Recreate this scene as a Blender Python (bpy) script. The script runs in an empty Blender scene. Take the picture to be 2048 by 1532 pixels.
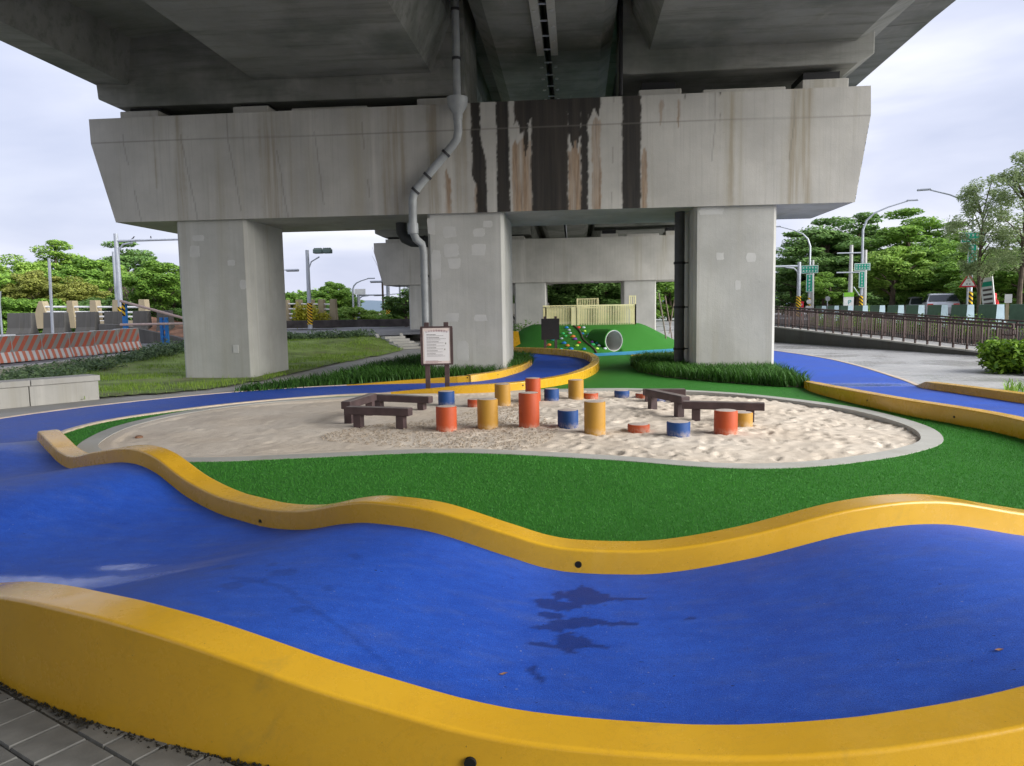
import bpy, bmesh, math, random
import numpy as np
from mathutils import Vector, Matrix
from mathutils.geometry import tessellate_polygon
random.seed(7); RNG = np.random.default_rng(11)
SC = bpy.context.scene; COL = SC.collection
R = math.radians; PI = math.pi

# ------------------------------------------------------------------ camera
F_PX, EYE = 1500.0, 1.65                       # focal length in px of the 2048 px wide photo, eye height
_v = np.array([126/F_PX, 150/F_PX, 1.0]); _v /= np.linalg.norm(_v)
_w = np.array([-.0163, 1, 0.0]); _w[2] = -(_w[0]*_v[0]+_w[1]*_v[1])/_v[2]; _w /= np.linalg.norm(_w)
_x = np.cross(_v, _w); _x = _x if _x[0] > 0 else -_x
CM = np.stack([_x, _v, _w])                    # world axes in camera axes (right, up, forward)
cam = bpy.data.cameras.new('camera'); camo = bpy.data.objects.new('camera', cam); COL.objects.link(camo)
cam.sensor_width = 36; cam.lens = 36*F_PX/2048; cam.clip_end = 6000; cam.clip_start = .05
m = Matrix.Identity(4)
for i in range(3):
    m[i][0] = CM[i, 0]; m[i][1] = CM[i, 1]; m[i][2] = -CM[i, 2]
m[2][3] = EYE
camo.matrix_world = m; SC.camera = camo
def ray(px, py): return CM @ np.array([(px-1024)/F_PX, -(py-766)/F_PX, 1.0])
def at(px, py, z=0.0):                         # survey: point of the level z seen there
    d = ray(px, py); t = (z-EYE)/d[2]; return Vector((d[0]*t, d[1]*t, z))
def atY(px, py, Y):
    d = ray(px, py); t = Y/d[1]; return Vector((d[0]*t, Y, d[2]*t+EYE))
def atX(px, py, X):
    d = ray(px, py); t = X/d[0]; return Vector((X, d[1]*t, d[2]*t+EYE))

# ------------------------------------------------------------------ sky, sun, exposure
SUN_EL, SUN_AZ = R(28), R(108)                 # azimuth from +Y towards +X
W = bpy.data.worlds.new('World'); SC.world = W; W.use_nodes = True
nt = W.node_tree; nt.nodes.clear()
def wn(t, **k):
    n = nt.nodes.new(t)
    for a, b in k.items(): setattr(n, a, b)
    return n
sky = wn('ShaderNodeTexSky', sky_type='NISHITA', sun_disc=False, sun_elevation=SUN_EL, sun_rotation=SUN_AZ)
sky.air_density = 1.2; sky.dust_density = 3.0
tc = wn('ShaderNodeTexCoord'); mp = wn('ShaderNodeMapping'); mp.inputs['Scale'].default_value = (1.0, 1.0, 3.6)
nz = wn('ShaderNodeTexNoise'); nz.inputs['Scale'].default_value = 2.1; nz.inputs['Detail'].default_value = 5; nz.inputs['Roughness'].default_value = .5
nz.inputs['Distortion'].default_value = .35
rp = wn('ShaderNodeValToRGB'); e = rp.color_ramp.elements
e[0].position = .34; e[0].color = (2.3, 2.5, 3.3, 1); e[1].position = .66; e[1].color = (4.0, 4.05, 4.3, 1)
el = rp.color_ramp.elements.new(.5); el.color = (2.9, 3.05, 3.75, 1)
mx = wn('ShaderNodeMix', data_type='RGBA'); mx.inputs['Factor'].default_value = .93
bg = wn('ShaderNodeBackground'); bg.inputs['Strength'].default_value = .060
out = wn('ShaderNodeOutputWorld')
L_ = nt.links.new
L_(tc.outputs['Generated'], mp.inputs['Vector']); L_(mp.outputs[0], nz.inputs['Vector']); L_(nz.outputs['Fac'], rp.inputs[0])
L_(sky.outputs[0], mx.inputs['A']); L_(rp.outputs[0], mx.inputs['B']); L_(mx.outputs['Result'], bg.inputs['Color']); L_(bg.outputs[0], out.inputs['Surface'])
sl = bpy.data.lights.new('sun', 'SUN'); sl.energy = 1.5; sl.angle = R(55); sl.color = (1, .985, .955)
so = bpy.data.objects.new('sun', sl); COL.objects.link(so)
_d = Vector((math.sin(SUN_AZ)*math.cos(SUN_EL), math.cos(SUN_AZ)*math.cos(SUN_EL), math.sin(SUN_EL)))
so.rotation_euler = _d.to_track_quat('Z', 'Y').to_euler(); so.location = (30, -10, 40)
vs = SC.view_settings; vs.view_transform = 'Standard'; vs.look = 'None'; vs.exposure = 2.16; vs.gamma = 1
SC.render.engine = 'CYCLES'; SC.cycles.max_bounces = 6; SC.cycles.diffuse_bounces = 4; SC.cycles.glossy_bounces = 2; SC.cycles.transmission_bounces = 3
SC.render.resolution_x = 1024; SC.render.resolution_y = 766

# ------------------------------------------------------------------ helpers: objects
def tag(o, label=None, cat=None, group=None, kind=None):
    if label: o['label'] = label
    if cat: o['category'] = cat
    if group: o['group'] = group
    if kind: o['kind'] = kind
    return o
def thing(name, loc, label, cat, group=None, rz=0.0):
    o = bpy.data.objects.new(name, None); COL.objects.link(o); o.location = loc; o.rotation_euler = (0, 0, rz)
    o.empty_display_size = .2
    return tag(o, label, cat, group)
def link(name, me, parent=None, loc=None, rot=None):
    o = bpy.data.objects.new(name, me); COL.objects.link(o)
    if parent: o.parent = parent
    if loc is not None: o.location = loc
    if rot is not None: o.rotation_euler = rot
    return o
def copy_tree(o, parent=None):
    c = o.copy(); COL.objects.link(c); c.parent = parent
    for ch in KIDS(o): copy_tree(ch, c)
    return c
def KIDS(o): return [x for x in bpy.data.objects if x.parent == o]
class MB:
    def __init__(s): s.v = []; s.f = []
    def add(s, vs, fs):
        b = len(s.v); s.v += [tuple(p) for p in vs]; s.f += [tuple(i+b for i in f) for f in fs]; return s
    def box(s, c, d, rz=0.0, M=None):
        hx, hy, hz = d[0]/2, d[1]/2, d[2]/2; P = []
        for z in (-hz, hz):
            for (x, y) in ((-hx, -hy), (hx, -hy), (hx, hy), (-hx, hy)):
                p = Vector((x, y, z))
                if M is not None: p = M @ p
                elif rz: p = Matrix.Rotation(rz, 3, 'Z') @ p
                P.append(p+Vector(c))
        return s.add(P, [(3, 2, 1, 0), (4, 5, 6, 7), (0, 1, 5, 4), (1, 2, 6, 5), (2, 3, 7, 6), (3, 0, 4, 7)])
    def bar(s, a, b, wd, ht):                      # square bar between two points
        a, b = Vector(a), Vector(b); d = b-a; q = d.to_track_quat('Y', 'Z').to_matrix()
        return s.box((a+b)/2, (wd, d.length, ht), M=q)
    def tube(s, pts, r, n=10, caps=True):
        pts = [Vector(p) for p in pts]; k = len(pts); rr = r if isinstance(r, (list, tuple)) else [r]*k
        V = []; up = None
        for i, p in enumerate(pts):
            t = (pts[min(i+1, k-1)]-pts[max(i-1, 0)]).normalized()
            if up is None: up = t.orthogonal().normalized()
            else: up = (up-t*up.dot(t)).normalized()
            w = t.cross(up)
            for j in range(n):
                a = 2*PI*j/n; V.append(p+(up*math.cos(a)+w*math.sin(a))*rr[i])
        Fc = [(i*n+j, i*n+(j+1) % n, (i+1)*n+(j+1) % n, (i+1)*n+j) for i in range(k-1) for j in range(n)]
        if caps: Fc += [tuple(reversed(range(n))), tuple(range((k-1)*n, k*n))]
        return s.add(V, Fc)
    def lathe(s, prof, c=(0, 0, 0), n=24):         # profile of (r, z)
        V = []; k = len(prof)
        for (r, z) in prof:
            for j in range(n):
                a = 2*PI*j/n; V.append((c[0]+r*math.cos(a), c[1]+r*math.sin(a), c[2]+z))
        Fc = [(i*n+j, i*n+(j+1) % n, (i+1)*n+(j+1) % n, (i+1)*n+j) for i in range(k-1) for j in range(n)]
        Fc += [tuple(reversed(range(n))), tuple(range((k-1)*n, k*n))]
        return s.add(V, Fc)
    def extrude(s, poly, fn, t0, t1):              # 2D polygon -> prism, fn(u, v, t) gives the point
        n = len(poly)
        V = [fn(u, v, t0) for u, v in poly]+[fn(u, v, t1) for u, v in poly]
        return s.add(V, [tuple(range(n)), tuple(reversed(range(n, 2*n)))]+[(i, i+n, (i+1) % n+n, (i+1) % n) for i in range(n)])
    def build(s, name, mat, parent=None, smooth=False, loc=None, bevel=0, sharp=35, rot=None):
        me = bpy.data.meshes.new(name); me.from_pydata(s.v, [], s.f)
        bm = bmesh.new(); bm.from_mesh(me); bmesh.ops.recalc_face_normals(bm, faces=bm.faces); bm.to_mesh(me); bm.free()
        me.materials.append(mat)
        if smooth:
            me.polygons.foreach_set('use_smooth', [True]*len(me.polygons))
            me.set_sharp_from_angle(angle=R(sharp))
        o = link(name, me, parent, loc, rot)
        if bevel:
            b = o.modifiers.new('bevel', 'BEVEL'); b.width = bevel; b.segments = 2; b.limit_method = 'ANGLE'; b.angle_limit = R(30)
        return o
def npmesh(name, V, Fq, mat, smooth=False):        # fast mesh from arrays, faces all of one size
    V = np.asarray(V, np.float32); Fq = np.asarray(Fq, np.int32); k = Fq.shape[1]
    me = bpy.data.meshes.new(name); me.vertices.add(len(V)); me.vertices.foreach_set('co', V.ravel())
    me.loops.add(Fq.size); me.loops.foreach_set('vertex_index', Fq.ravel())
    me.polygons.add(len(Fq)); me.polygons.foreach_set('loop_start', np.arange(0, Fq.size, k, dtype=np.int32))
    if smooth: me.polygons.foreach_set('use_smooth', np.ones(len(Fq), bool))
    me.update(calc_edges=True); me.materials.append(mat); return me
def sheet(name, outer, z, mat, holes=(), kind='structure', zf=None):
    loops = [[Vector((p[0], p[1], 0)) for p in outer]]+[[Vector((p[0], p[1], 0)) for p in h] for h in holes]
    tris = tessellate_polygon(loops); V = [p for l in loops for p in l]
    V = [(p.x, p.y, zf(p.x, p.y) if zf else z) for p in V]
    F = []
    for t in tris:
        a, b, c = [Vector(V[i]) for i in t]
        F.append(t if (b-a).cross(c-a).z > 0 else (t[0], t[2], t[1]))
    me = bpy.data.meshes.new(name); me.from_pydata(V, [], F); me.materials.append(mat)
    o = link(name, me)
    if kind: o['kind'] = kind
    return o
def cr(P, n=10, closed=False):
    P = np.array(P, float)
    Q = np.vstack([P[-1], P, P[0], P[1]]) if closed else np.vstack([2*P[0]-P[1], P, 2*P[-1]-P[-2]])
    o = []
    for i in range(1, len(Q)-2):
        a, b, c, d = Q[i-1:i+3]
        for t in np.arange(n)/n: o.append(.5*(2*b+(c-a)*t+(2*a-5*b+4*c-d)*t*t+(-a+3*b-3*c+d)*t**3))
    if not closed: o.append(Q[-2])
    return np.array(o)
def inside(P, poly):
    x, y = P[:, 0], P[:, 1]; r = np.zeros(len(P), bool); n = len(poly)
    for i in range(n):
        x0, y0 = poly[i][:2]; x1, y1 = poly[(i+1) % n][:2]
        if y0 == y1: continue
        c = ((y0 > y) != (y1 > y)) & (x < (x1-x0)*(y-y0)/(y1-y0)+x0); r ^= c
    return r
def scatter(poly, n, rng=RNG):
    p = np.array(poly)[:, :2]; lo, hi = p.min(0), p.max(0); o = np.zeros((0, 2))
    while len(o) < n:
        q = rng.uniform(lo, hi, (n*2, 2)); o = np.vstack([o, q[inside(q, p)]])
    return o[:n]
def offset_loop(P, d):                             # closed loop moved along its normal (d > 0 outward for ccw)
    P = np.array(P); T = np.roll(P, -1, 0)-np.roll(P, 1, 0); T /= np.hypot(T[:, 0], T[:, 1])[:, None]
    return P+np.stack([T[:, 1], -T[:, 0]], 1)*d
def vnoise(x, y, s, seed):                         # smooth value noise
    r = np.random.default_rng(seed).uniform(-1, 1, (256, 256)); x = x/s+50.3; y = y/s+31.7
    i, j = np.floor(x).astype(int), np.floor(y).astype(int); u, v = x-i, y-j; u = u*u*(3-2*u); v = v*v*(3-2*v)
    g = lambda a, b: r[a % 256, b % 256]
    return (g(i, j)*(1-u)+g(i+1, j)*u)*(1-v)+(g(i, j+1)*(1-u)+g(i+1, j+1)*u)*v
def smooth01(t): t = np.clip(t, 0, 1); return t*t*(3-2*t)

# ------------------------------------------------------------------ helpers: materials
class MT:
    def __init__(s, name, rough=.8, spec=.4):
        s.m = bpy.data.materials.new(name); s.m.use_nodes = True; s.t = s.m.node_tree; s.b = s.t.nodes['Principled BSDF']
        s.b.inputs['Roughness'].default_value = rough; s.b.inputs['Specular IOR Level'].default_value = spec
        s.co = s.n('ShaderNodeTexCoord')
    def n(s, t, **k):
        x = s.t.nodes.new(t)
        for a, b in k.items(): setattr(x, a, b)
        return x
    def lk(s, a, b): s.t.links.new(a, b)
    def coord(s, scale=(1, 1, 1), src='Object'):
        if src == 'World':
            g = s.n('ShaderNodeNewGeometry').outputs['Position']
        else: g = s.co.outputs[src]
        mp = s.n('ShaderNodeMapping'); mp.inputs['Scale'].default_value = scale; s.lk(g, mp.inputs[0]); return mp.outputs[0]
    def noise(s, scale, detail=4, rough=.55, stretch=(1, 1, 1), src='Object', dist=0):
        x = s.n('ShaderNodeTexNoise'); x.inputs['Scale'].default_value = scale; x.inputs['Detail'].default_value = detail
        x.inputs['Roughness'].default_value = rough; x.inputs['Distortion'].default_value = dist
        s.lk(s.coord(stretch, src), x.inputs['Vector']); return x.outputs['Fac']
    def ramp(s, fac, stops):
        r = s.n('ShaderNodeValToRGB'); el = r.color_ramp.elements
        while len(el) < len(stops): el.new(.5)
        for e_, (p, c) in zip(el, stops):
            e_.position = p; e_.color = tuple(c)+(1,) if len(c) == 3 else c
        s.lk(fac, r.inputs[0]); return r.outputs[0]
    def rng(s, fac, a, b, c=0.0, d=1.0):
        x = s.n('ShaderNodeMapRange'); x.inputs[1].default_value = a; x.inputs[2].default_value = b
        x.inputs[3].default_value = c; x.inputs[4].default_value = d; x.interpolation_type = 'SMOOTHSTEP'
        s.lk(fac, x.inputs[0]); return x.outputs[0]
    def math(s, op, a, b=None, clamp=False):
        x = s.n('ShaderNodeMath', operation=op); x.use_clamp = clamp
        for i, q in enumerate((a, b)):
            if q is None: continue
            if hasattr(q, 'links'): s.lk(q, x.inputs[i])
            else: x.inputs[i].default_value = q
        return x.outputs[0]
    def mix(s, fac, a, b, mode='MIX'):
        x = s.n('ShaderNodeMix', data_type='RGBA', blend_type=mode)
        for k, q in (('Factor', fac), ('A', a), ('B', b)):
            if hasattr(q, 'links'): s.lk(q, x.inputs[k])
            elif k == 'Factor': x.inputs[k].default_value = q
            else: x.inputs[k].default_value = tuple(q)+(1,)
        return x.outputs['Result']
    def color(s, c):
        if hasattr(c, 'links'): s.lk(c, s.b.inputs['Base Color'])
        else: s.b.inputs['Base Color'].default_value = tuple(c)+(1,)
    def rough(s, r): s.lk(r, s.b.inputs['Roughness'])
    def bump(s, h, dist=.01, strength=.5):
        x = s.n('ShaderNodeBump'); x.inputs['Distance'].default_value = dist; x.inputs['Strength'].default_value = strength
        s.lk(h, x.inputs['Height']); s.lk(x.outputs[0], s.b.inputs['Normal'])
def plain(name, c, rough=.6, var=.12, scale=6, spec=.4, metal=0, bump=0, dirt=None):
    t = MT(name, rough, spec); t.b.inputs['Metallic'].default_value = metal
    n = t.noise(scale, 5)
    a = tuple(max(0, q*(1-var*1.6)) for q in c); b = tuple(min(1, q*(1+var)) for q in c)
    col = t.ramp(n, [(.3, a), (.7, b)])
    if dirt:
        d = t.rng(t.noise(scale*.37, 6, .65), .52, .75); col = t.mix(d, col, dirt)
    t.color(col)
    if bump: t.bump(t.noise(scale*9, 4), bump, .5)
    return t.m
def concrete(name, base, stain=.5, streak=1.0, tint=(.30, .27, .20)):
    t = MT(name, .85, .3)
    n1 = t.noise(.55, 6, .6); n2 = t.noise(7, 6, .65); n3 = t.noise(1.6, 5, .6, (1, 1, .07), dist=.3); n4 = t.noise(5.5, 4, .6, (1, 1, .03))
    lo = tuple(q*.76 for q in base); hi = tuple(min(1, q*1.14) for q in base)
    c = t.ramp(n1, [(.28, lo), (.72, hi)])
    c = t.mix(t.rng(n3, .5, .75, 0, .7*streak), c, tuple(q*.78*b for q, b in zip(base, (1, .95, .82)))); nf = t.noise(24, 3, .6, (1, 1, .02)); c = t.mix(t.rng(nf, .5, .72, 0, .3*streak), c, tuple(q*.7 for q in base)); n6 = t.noise(2.3, 4, .6, (1, 1, .05)); c = t.mix(t.rng(n6, .56, .75, 0, .55*streak), c, tuple(min(1, q*1.28) for q in base))
    c = t.mix(t.rng(n4, .56, .8, 0, .5*streak), c, tint)
    c = t.mix(t.rng(n2, .62, .8, 0, .3), c, tuple(q*.5 for q in base))
    pores = t.noise(42, 2); c = t.mix(t.rng(pores, .7, .76, 0, .45), c, tuple(q*.45 for q in base))
    t.color(c); t.bump(t.math('ADD', n2, t.math('MULTIPLY', pores, .5)), .012, .35)
    return t
CONC = (.47, .455, .415)
M = {}
M['conc'] = concrete('concrete', CONC).m
M['conc_col'] = concrete('concrete_column', (.46, .455, .42), streak=.7).m
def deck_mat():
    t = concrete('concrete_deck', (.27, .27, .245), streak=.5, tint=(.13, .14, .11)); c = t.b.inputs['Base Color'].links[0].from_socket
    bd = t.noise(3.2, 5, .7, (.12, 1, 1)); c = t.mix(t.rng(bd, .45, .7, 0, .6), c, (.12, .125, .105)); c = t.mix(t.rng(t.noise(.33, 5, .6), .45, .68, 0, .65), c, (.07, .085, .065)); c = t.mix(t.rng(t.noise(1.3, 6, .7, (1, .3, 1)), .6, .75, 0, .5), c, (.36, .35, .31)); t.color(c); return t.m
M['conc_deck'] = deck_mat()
M['conc_wing'] = concrete('concrete_wing', (.2, .2, .18), streak=.6, tint=(.12, .12, .1)).m
M['conc_dirty'] = concrete('concrete_dirty', (.13, .125, .115), streak=1.4, tint=(.05, .05, .045)).m
M['conc_pale'] = concrete('concrete_pale', (.5, .5, .48), streak=.3).m
M['conc_tan'] = concrete('concrete_tan', (.42, .35, .23), streak=.8, tint=(.2, .16, .1)).m
M['patch'] = plain('repair_mortar', (.535, .53, .50), .9, .06, 3)
M['black'] = plain('black_rubber', (.012, .012, .013), .6)
M['hole'] = plain('drain_hole_shade', (.006, .006, .006), .9)
M['pipe'] = plain('grey_pvc_pipe', (.33, .345, .345), .45, .12, 3, dirt=(.22, .22, .2))
M['pipe_dark'] = plain('dark_pipe', (.06, .062, .065), .5, .2, 3)
M['steel'] = plain('galvanised_steel', (.46, .49, .54), .45, .08, 5, metal=.3)
M['steel_dark'] = plain('dark_steel', (.05, .05, .055), .5, .2)
M['wood'] = plain('brown_recycled_plank', (.075, .047, .047), .6, .25, 4, bump=.004)
M['wood_end'] = plain('brown_plank_top', (.2, .17, .16), .7, .25, 6, dirt=(.36, .31, .26))
M['brown_rail'] = plain('brown_painted_rail', (.075, .045, .04), .55, .15)
M['cream'] = plain('cream_painted_steel', (.94, .86, .5), .5, .05)
M['white'] = plain('white_paint', (.75, .75, .74), .5, .06, 4)
M['red'] = plain('red_paint', (.62, .03, .03), .45, .08)
M['sign_green'] = plain('sign_green', (.0, .3, .19), .45, .04)
M['sign_red'] = plain('sign_red', (.6, .02, .04), .45, .04)
M['block_green'] = plain('painted_green_concrete', (.09, .17, .115), .7, .12, 3)
M['block_pale'] = plain('painted_pale_blue_concrete', (.5, .64, .7), .7, .06, 3)
M['blue_steel'] = plain('blue_painted_steel', (.03, .22, .62), .5, .08)
M['pink_bar'] = plain('faded_pink_bar', (.62, .47, .42), .6, .08)
M['asphalt'] = plain('asphalt', (.2, .2, .205), .8, .15, 1.5, bump=.004)
M['bark'] = plain('bark', (.12, .09, .065), .9, .3, 5, bump=.01)
M['bark_pale'] = plain('bark_pale', (.25, .2, .16), .9, .3, 5, bump=.01)
M['dark_wall'] = plain('dark_weathered_wall', (.07, .06, .055), .85, .3, 2)
M['glass'] = plain('car_glass', (.03, .035, .04), .1, .05, 2, spec=.8)
M['car'] = plain('silver_car_paint', (.55, .56, .58), .3, .03, 2, metal=.35)
M['soil'] = plain('dry_leaf_litter', (.28, .15, .09), .95, .4, 3, bump=.02)

def turf_mat():
    t = MT('artificial_turf', .75, .25)
    n1 = t.noise(90, 3, .7, src='World'); n2 = t.noise(.9, 5, .6, src='World')
    c = t.ramp(n1, [(.25, (.016, .10, .010)), (.55, (.034, .20, .02)), (.8, (.07, .30, .04))])
    c = t.mix(t.rng(n2, .35, .7, 0, .45), c, (.035, .17, .02))
    t.color(c); t.bump(n1, .02, .8); return t.m
M['turf'] = turf_mat()
def blade_mat(name, lo, hi, scale=3):
    t = MT(name, .55, .3); g = t.n('ShaderNodeNewGeometry')
    a = t.math('ADD', t.math('MULTIPLY', g.outputs['Random Per Island'], .6), t.math('MULTIPLY', t.noise(scale, 3, src='World'), .45))
    c = t.ramp(a, [(.15, lo), (.85, hi)]); t.color(c)
    tr = t.n('ShaderNodeBsdfTranslucent'); t.lk(c, tr.inputs[0]); ms = t.n('ShaderNodeMixShader'); ms.inputs[0].default_value = .3
    t.lk(t.b.outputs[0], ms.inputs[1]); t.lk(tr.outputs[0], ms.inputs[2]); t.lk(ms.outputs[0], t.t.nodes['Material Output'].inputs[0])
    return t.m
M['turf_blade'] = blade_mat('turf_fibre', (.03, .15, .016), (.10, .38, .05), .8)
M['strap_leaf'] = blade_mat('strap_leaf', (.022, .07, .014), (.10, .25, .04))
M['grass'] = blade_mat('lawn_grass', (.12, .24, .025), (.34, .48, .07), .5)
M['leaf_bright'] = blade_mat('leaf_bright', (.14, .28, .04), (.38, .55, .10), .35)
M['leaf_mid'] = blade_mat('leaf_mid', (.09, .21, .03), (.28, .46, .07), .35)
M['leaf_dark'] = blade_mat('leaf_dark', (.075, .17, .04), (.23, .38, .10), .35)
M['leaf_olive'] = blade_mat('leaf_olive', (.16, .2, .04), (.4, .42, .09), .35)
M['leaf_grey'] = blade_mat('leaf_grey_green', (.22, .30, .13), (.44, .53, .26), .35)
M['leaf_yellow'] = blade_mat('leaf_yellow', (.3, .3, .02), (.62, .58, .05), .5)
M['leaf_hedge'] = blade_mat('leaf_hedge', (.05, .10, .045), (.2, .29, .13), .8)
M['leaf_shrub'] = blade_mat('leaf_shrub', (.03, .10, .012), (.25, .42, .03), 1.2)
M['twig'] = blade_mat('dry_twig', (.16, .12, .10), (.3, .24, .2))

def blue_mat():
    t = MT('blue_track_coating', .55, .25)
    n1 = t.noise(.8, 6, .6, src='World'); n2 = t.noise(260, 2, .6, src='World'); n3 = t.noise(3.2, 6, .6, (1, 2.6, 1), 'World'); n4 = t.noise(120, 2, .6, src='World')
    c = t.ramp(n1, [(.3, (.016, .070, .42)), (.7, (.024, .100, .54))])
    c = t.mix(t.rng(n3, .46, .76, 0, .36), c, (.075, .12, .34))               # dust and scuffs
    c = t.mix(t.rng(n4, .69, .75, 0, .6), c, (.35, .38, .45)); n7 = t.noise(46, 1, .5, src='World'); c = t.mix(t.rng(n7, .775, .8, 0, .5), c, (.3, .32, .38)); n8 = t.noise(31, 1, .5, (1, 1.3, 1), src='World'); c = t.mix(t.rng(n8, .775, .8, 0, .8), c, (.012, .015, .05))               # grit
    gr = t.noise(170, 3, .7, src='World'); c = t.mix(1.0, c, t.ramp(gr, [(.3, (.66, .66, .7)), (.5, (1, 1, 1)), (.72, (1.5, 1.4, 1.25))]), 'MULTIPLY')
    mo = t.noise(9, 5, .65, (1, 1.8, 1), 'World'); c = t.mix(1.0, c, t.ramp(mo, [(.3, (.84, .85, .88)), (.7, (1.16, 1.12, 1.06))]), 'MULTIPLY')
    aw = t.n('ShaderNodeAttribute'); aw.attribute_name = 'wet'; wet = aw.outputs['Fac']
    af = t.n('ShaderNodeAttribute'); af.attribute_name = 'film'; film = af.outputs['Fac']
    c = t.mix(t.math('MULTIPLY', wet, .95), c, (.008, .024, .14)); t.color(c)
    r = t.math('ADD', .56, t.math('MULTIPLY', t.math('SUBTRACT', n1, .5), .3))
    r = t.math('SUBTRACT', r, t.math('MULTIPLY', wet, .16)); r = t.math('SUBTRACT', r, t.math('MULTIPLY', film, .48), True); t.rough(t.math('MAXIMUM', r, .06)); t.lk(t.math('ADD', .22, t.math('MULTIPLY', film, .6)), t.b.inputs['Specular IOR Level'])
    hb = t.math('MULTIPLY', n2, t.math('SUBTRACT', 1.0, t.math('MULTIPLY', film, .9)))
    t.bump(hb, .004, .55); return t.m
M['blue'] = blue_mat()
def yellow_mat():
    t = MT('yellow_kerb_paint', .36, .5)
    n1 = t.noise(1.1, 5, .6, src='World'); n2 = t.noise(140, 3, .6, src='World'); n3 = t.noise(3, 7, .7, src='World'); n4 = t.noise(1.7, 5, .6, (1, 1, .3), 'World')
    c = t.ramp(n1, [(.3, (.62, .34, .018)), (.7, (.72, .415, .028))])
    c = t.mix(t.rng(n3, .62, .82, 0, .3), c, (.42, .24, .03)); c = t.mix(t.rng(n4, .58, .8, 0, .25), c, (.7, .5, .16))
    n9 = t.noise(7, 6, .7, (1, 1, .5), 'World'); c = t.mix(t.rng(n9, .58, .82, 0, .25), c, (.45, .27, .05)); n10 = t.noise(1.6, 7, .75, (1, 1, .6), 'World', 1.2); c = t.mix(t.rng(n10, .56, .72, 0, .38), c, (.36, .25, .05)); n11 = t.noise(2.4, 8, .8, (1, 1, 1.6), 'World', 2.0); c = t.mix(t.rng(t.math('ABSOLUTE', t.math('SUBTRACT', n11, .5)), .0, .006, .45, 0), c, (.3, .18, .03)); n5 = t.noise(60, 2, src='World'); c = t.mix(t.rng(n5, .74, .78, 0, .6), c, (.12, .08, .03))
    t.color(c); t.rough(t.rng(n3, .3, .7, .16, .36)); t.bump(t.math('ADD', n2, t.math('MULTIPLY', n3, 1.5)), .003, .16); return t.m
M['yellow'] = yellow_mat()
def sand_mat():
    t = MT('sand', .95, .1)
    n1 = t.noise(.6, 5, .6, src='World'); n2 = t.noise(60, 4, .7, src='World'); n3 = t.noise(6, 5, .65, src='World')
    c = t.ramp(n1, [(.3, (.60, .51, .41)), (.7, (.70, .63, .54))]); c = t.mix(t.rng(n2, .5, .8, 0, .4), c, (.40, .32, .24))
    c = t.mix(t.rng(n3, .58, .75, 0, .3), c, (.42, .33, .25)); t.color(c); t.bump(n2, .012, .6); return t.m
M['sand'] = sand_mat()
def paver_mat():
    t = MT('concrete_block_paving', .55, .4)
    b = t.n('ShaderNodeTexBrick'); b.inputs['Scale'].default_value = 1; b.inputs['Brick Width'].default_value = .4; b.inputs['Row Height'].default_value = .2
    b.inputs['Mortar Size'].default_value = .009; b.inputs['Color1'].default_value = (.40, .395, .385, 1); b.inputs['Color2'].default_value = (.47, .465, .45, 1); b.inputs['Mortar'].default_value = (.2, .2, .19, 1)
    t.lk(t.coord((1, 1, 1), 'World'), b.inputs['Vector'])
    c = t.mix(t.rng(t.noise(.35, 5, src='World'), .4, .7, 0, .55), b.outputs[0], (.33, .33, .325)); t.color(c)
    t.rough(t.rng(t.noise(.4, 4, src='World'), .4, .65, .22, .6)); t.bump(b.outputs['Fac'], -.006, .5); return t.m
M['paver'] = paver_mat()
M['path'] = concrete('path_concrete', (.40, .39, .37), streak=.3).m
M['stone'] = plain('dark_paving_stone', (.17, .17, .16), .8, .2, 5, bump=.004)
def stone_field():
    t = MT('small_block_paving', .8, .3); b = t.n('ShaderNodeTexBrick'); b.inputs['Scale'].default_value = 1; b.inputs['Brick Width'].default_value = .2; b.inputs['Row Height'].default_value = .2
    b.inputs['Mortar Size'].default_value = .006; b.inputs['Color1'].default_value = (.14, .14, .13, 1); b.inputs['Color2'].default_value = (.19, .19, .18, 1); b.inputs['Mortar'].default_value = (.05, .05, .045, 1)
    mp = t.n('ShaderNodeMapping'); mp.inputs['Rotation'].default_value = (0, 0, .5); t.lk(t.n('ShaderNodeNewGeometry').outputs['Position'], mp.inputs[0]); t.lk(mp.outputs[0], b.inputs['Vector']); t.color(b.outputs[0]); return t.m
M['stone_field'] = stone_field()
M['earth'] = plain('earth', (.16, .15, .1), .95, .3, .4)

def cap_mat():
    t = concrete('cap_beam_concrete', CONC); src = t.b.inputs['Base Color'].links[0].from_socket
    def A(n): a = t.n('ShaderNodeAttribute'); a.attribute_name = n; return a.outputs['Fac']
    streak = t.noise(9, 4, .6, (1, 1, .04), 'World'); dark = A('dark')
    c = t.mix(t.math('MULTIPLY', A('ochre'), t.rng(streak, .35, .7, .1, .55)), src, (.24, .19, .11))
    c = t.mix(t.math('MULTIPLY', A('rust'), t.rng(streak, .3, .65, .35, .85)), c, t.ramp(t.noise(14, 4, .6, (1, 1, .12), 'World'), [(.3, (.15, .08, .035)), (.7, (.36, .24, .14))]))
    c = t.mix(t.math('MULTIPLY', dark, .96), c, t.ramp(streak, [(.35, (.012, .011, .010)), (.7, (.04, .032, .026))]))
    c = t.mix(t.math('MULTIPLY', A('joint'), .55), c, (.15, .14, .125)); t.color(c)
    t.rough(t.math('SUBTRACT', .85, t.math('MULTIPLY', dark, .35))); return t.m
M['cap'] = cap_mat()
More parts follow.
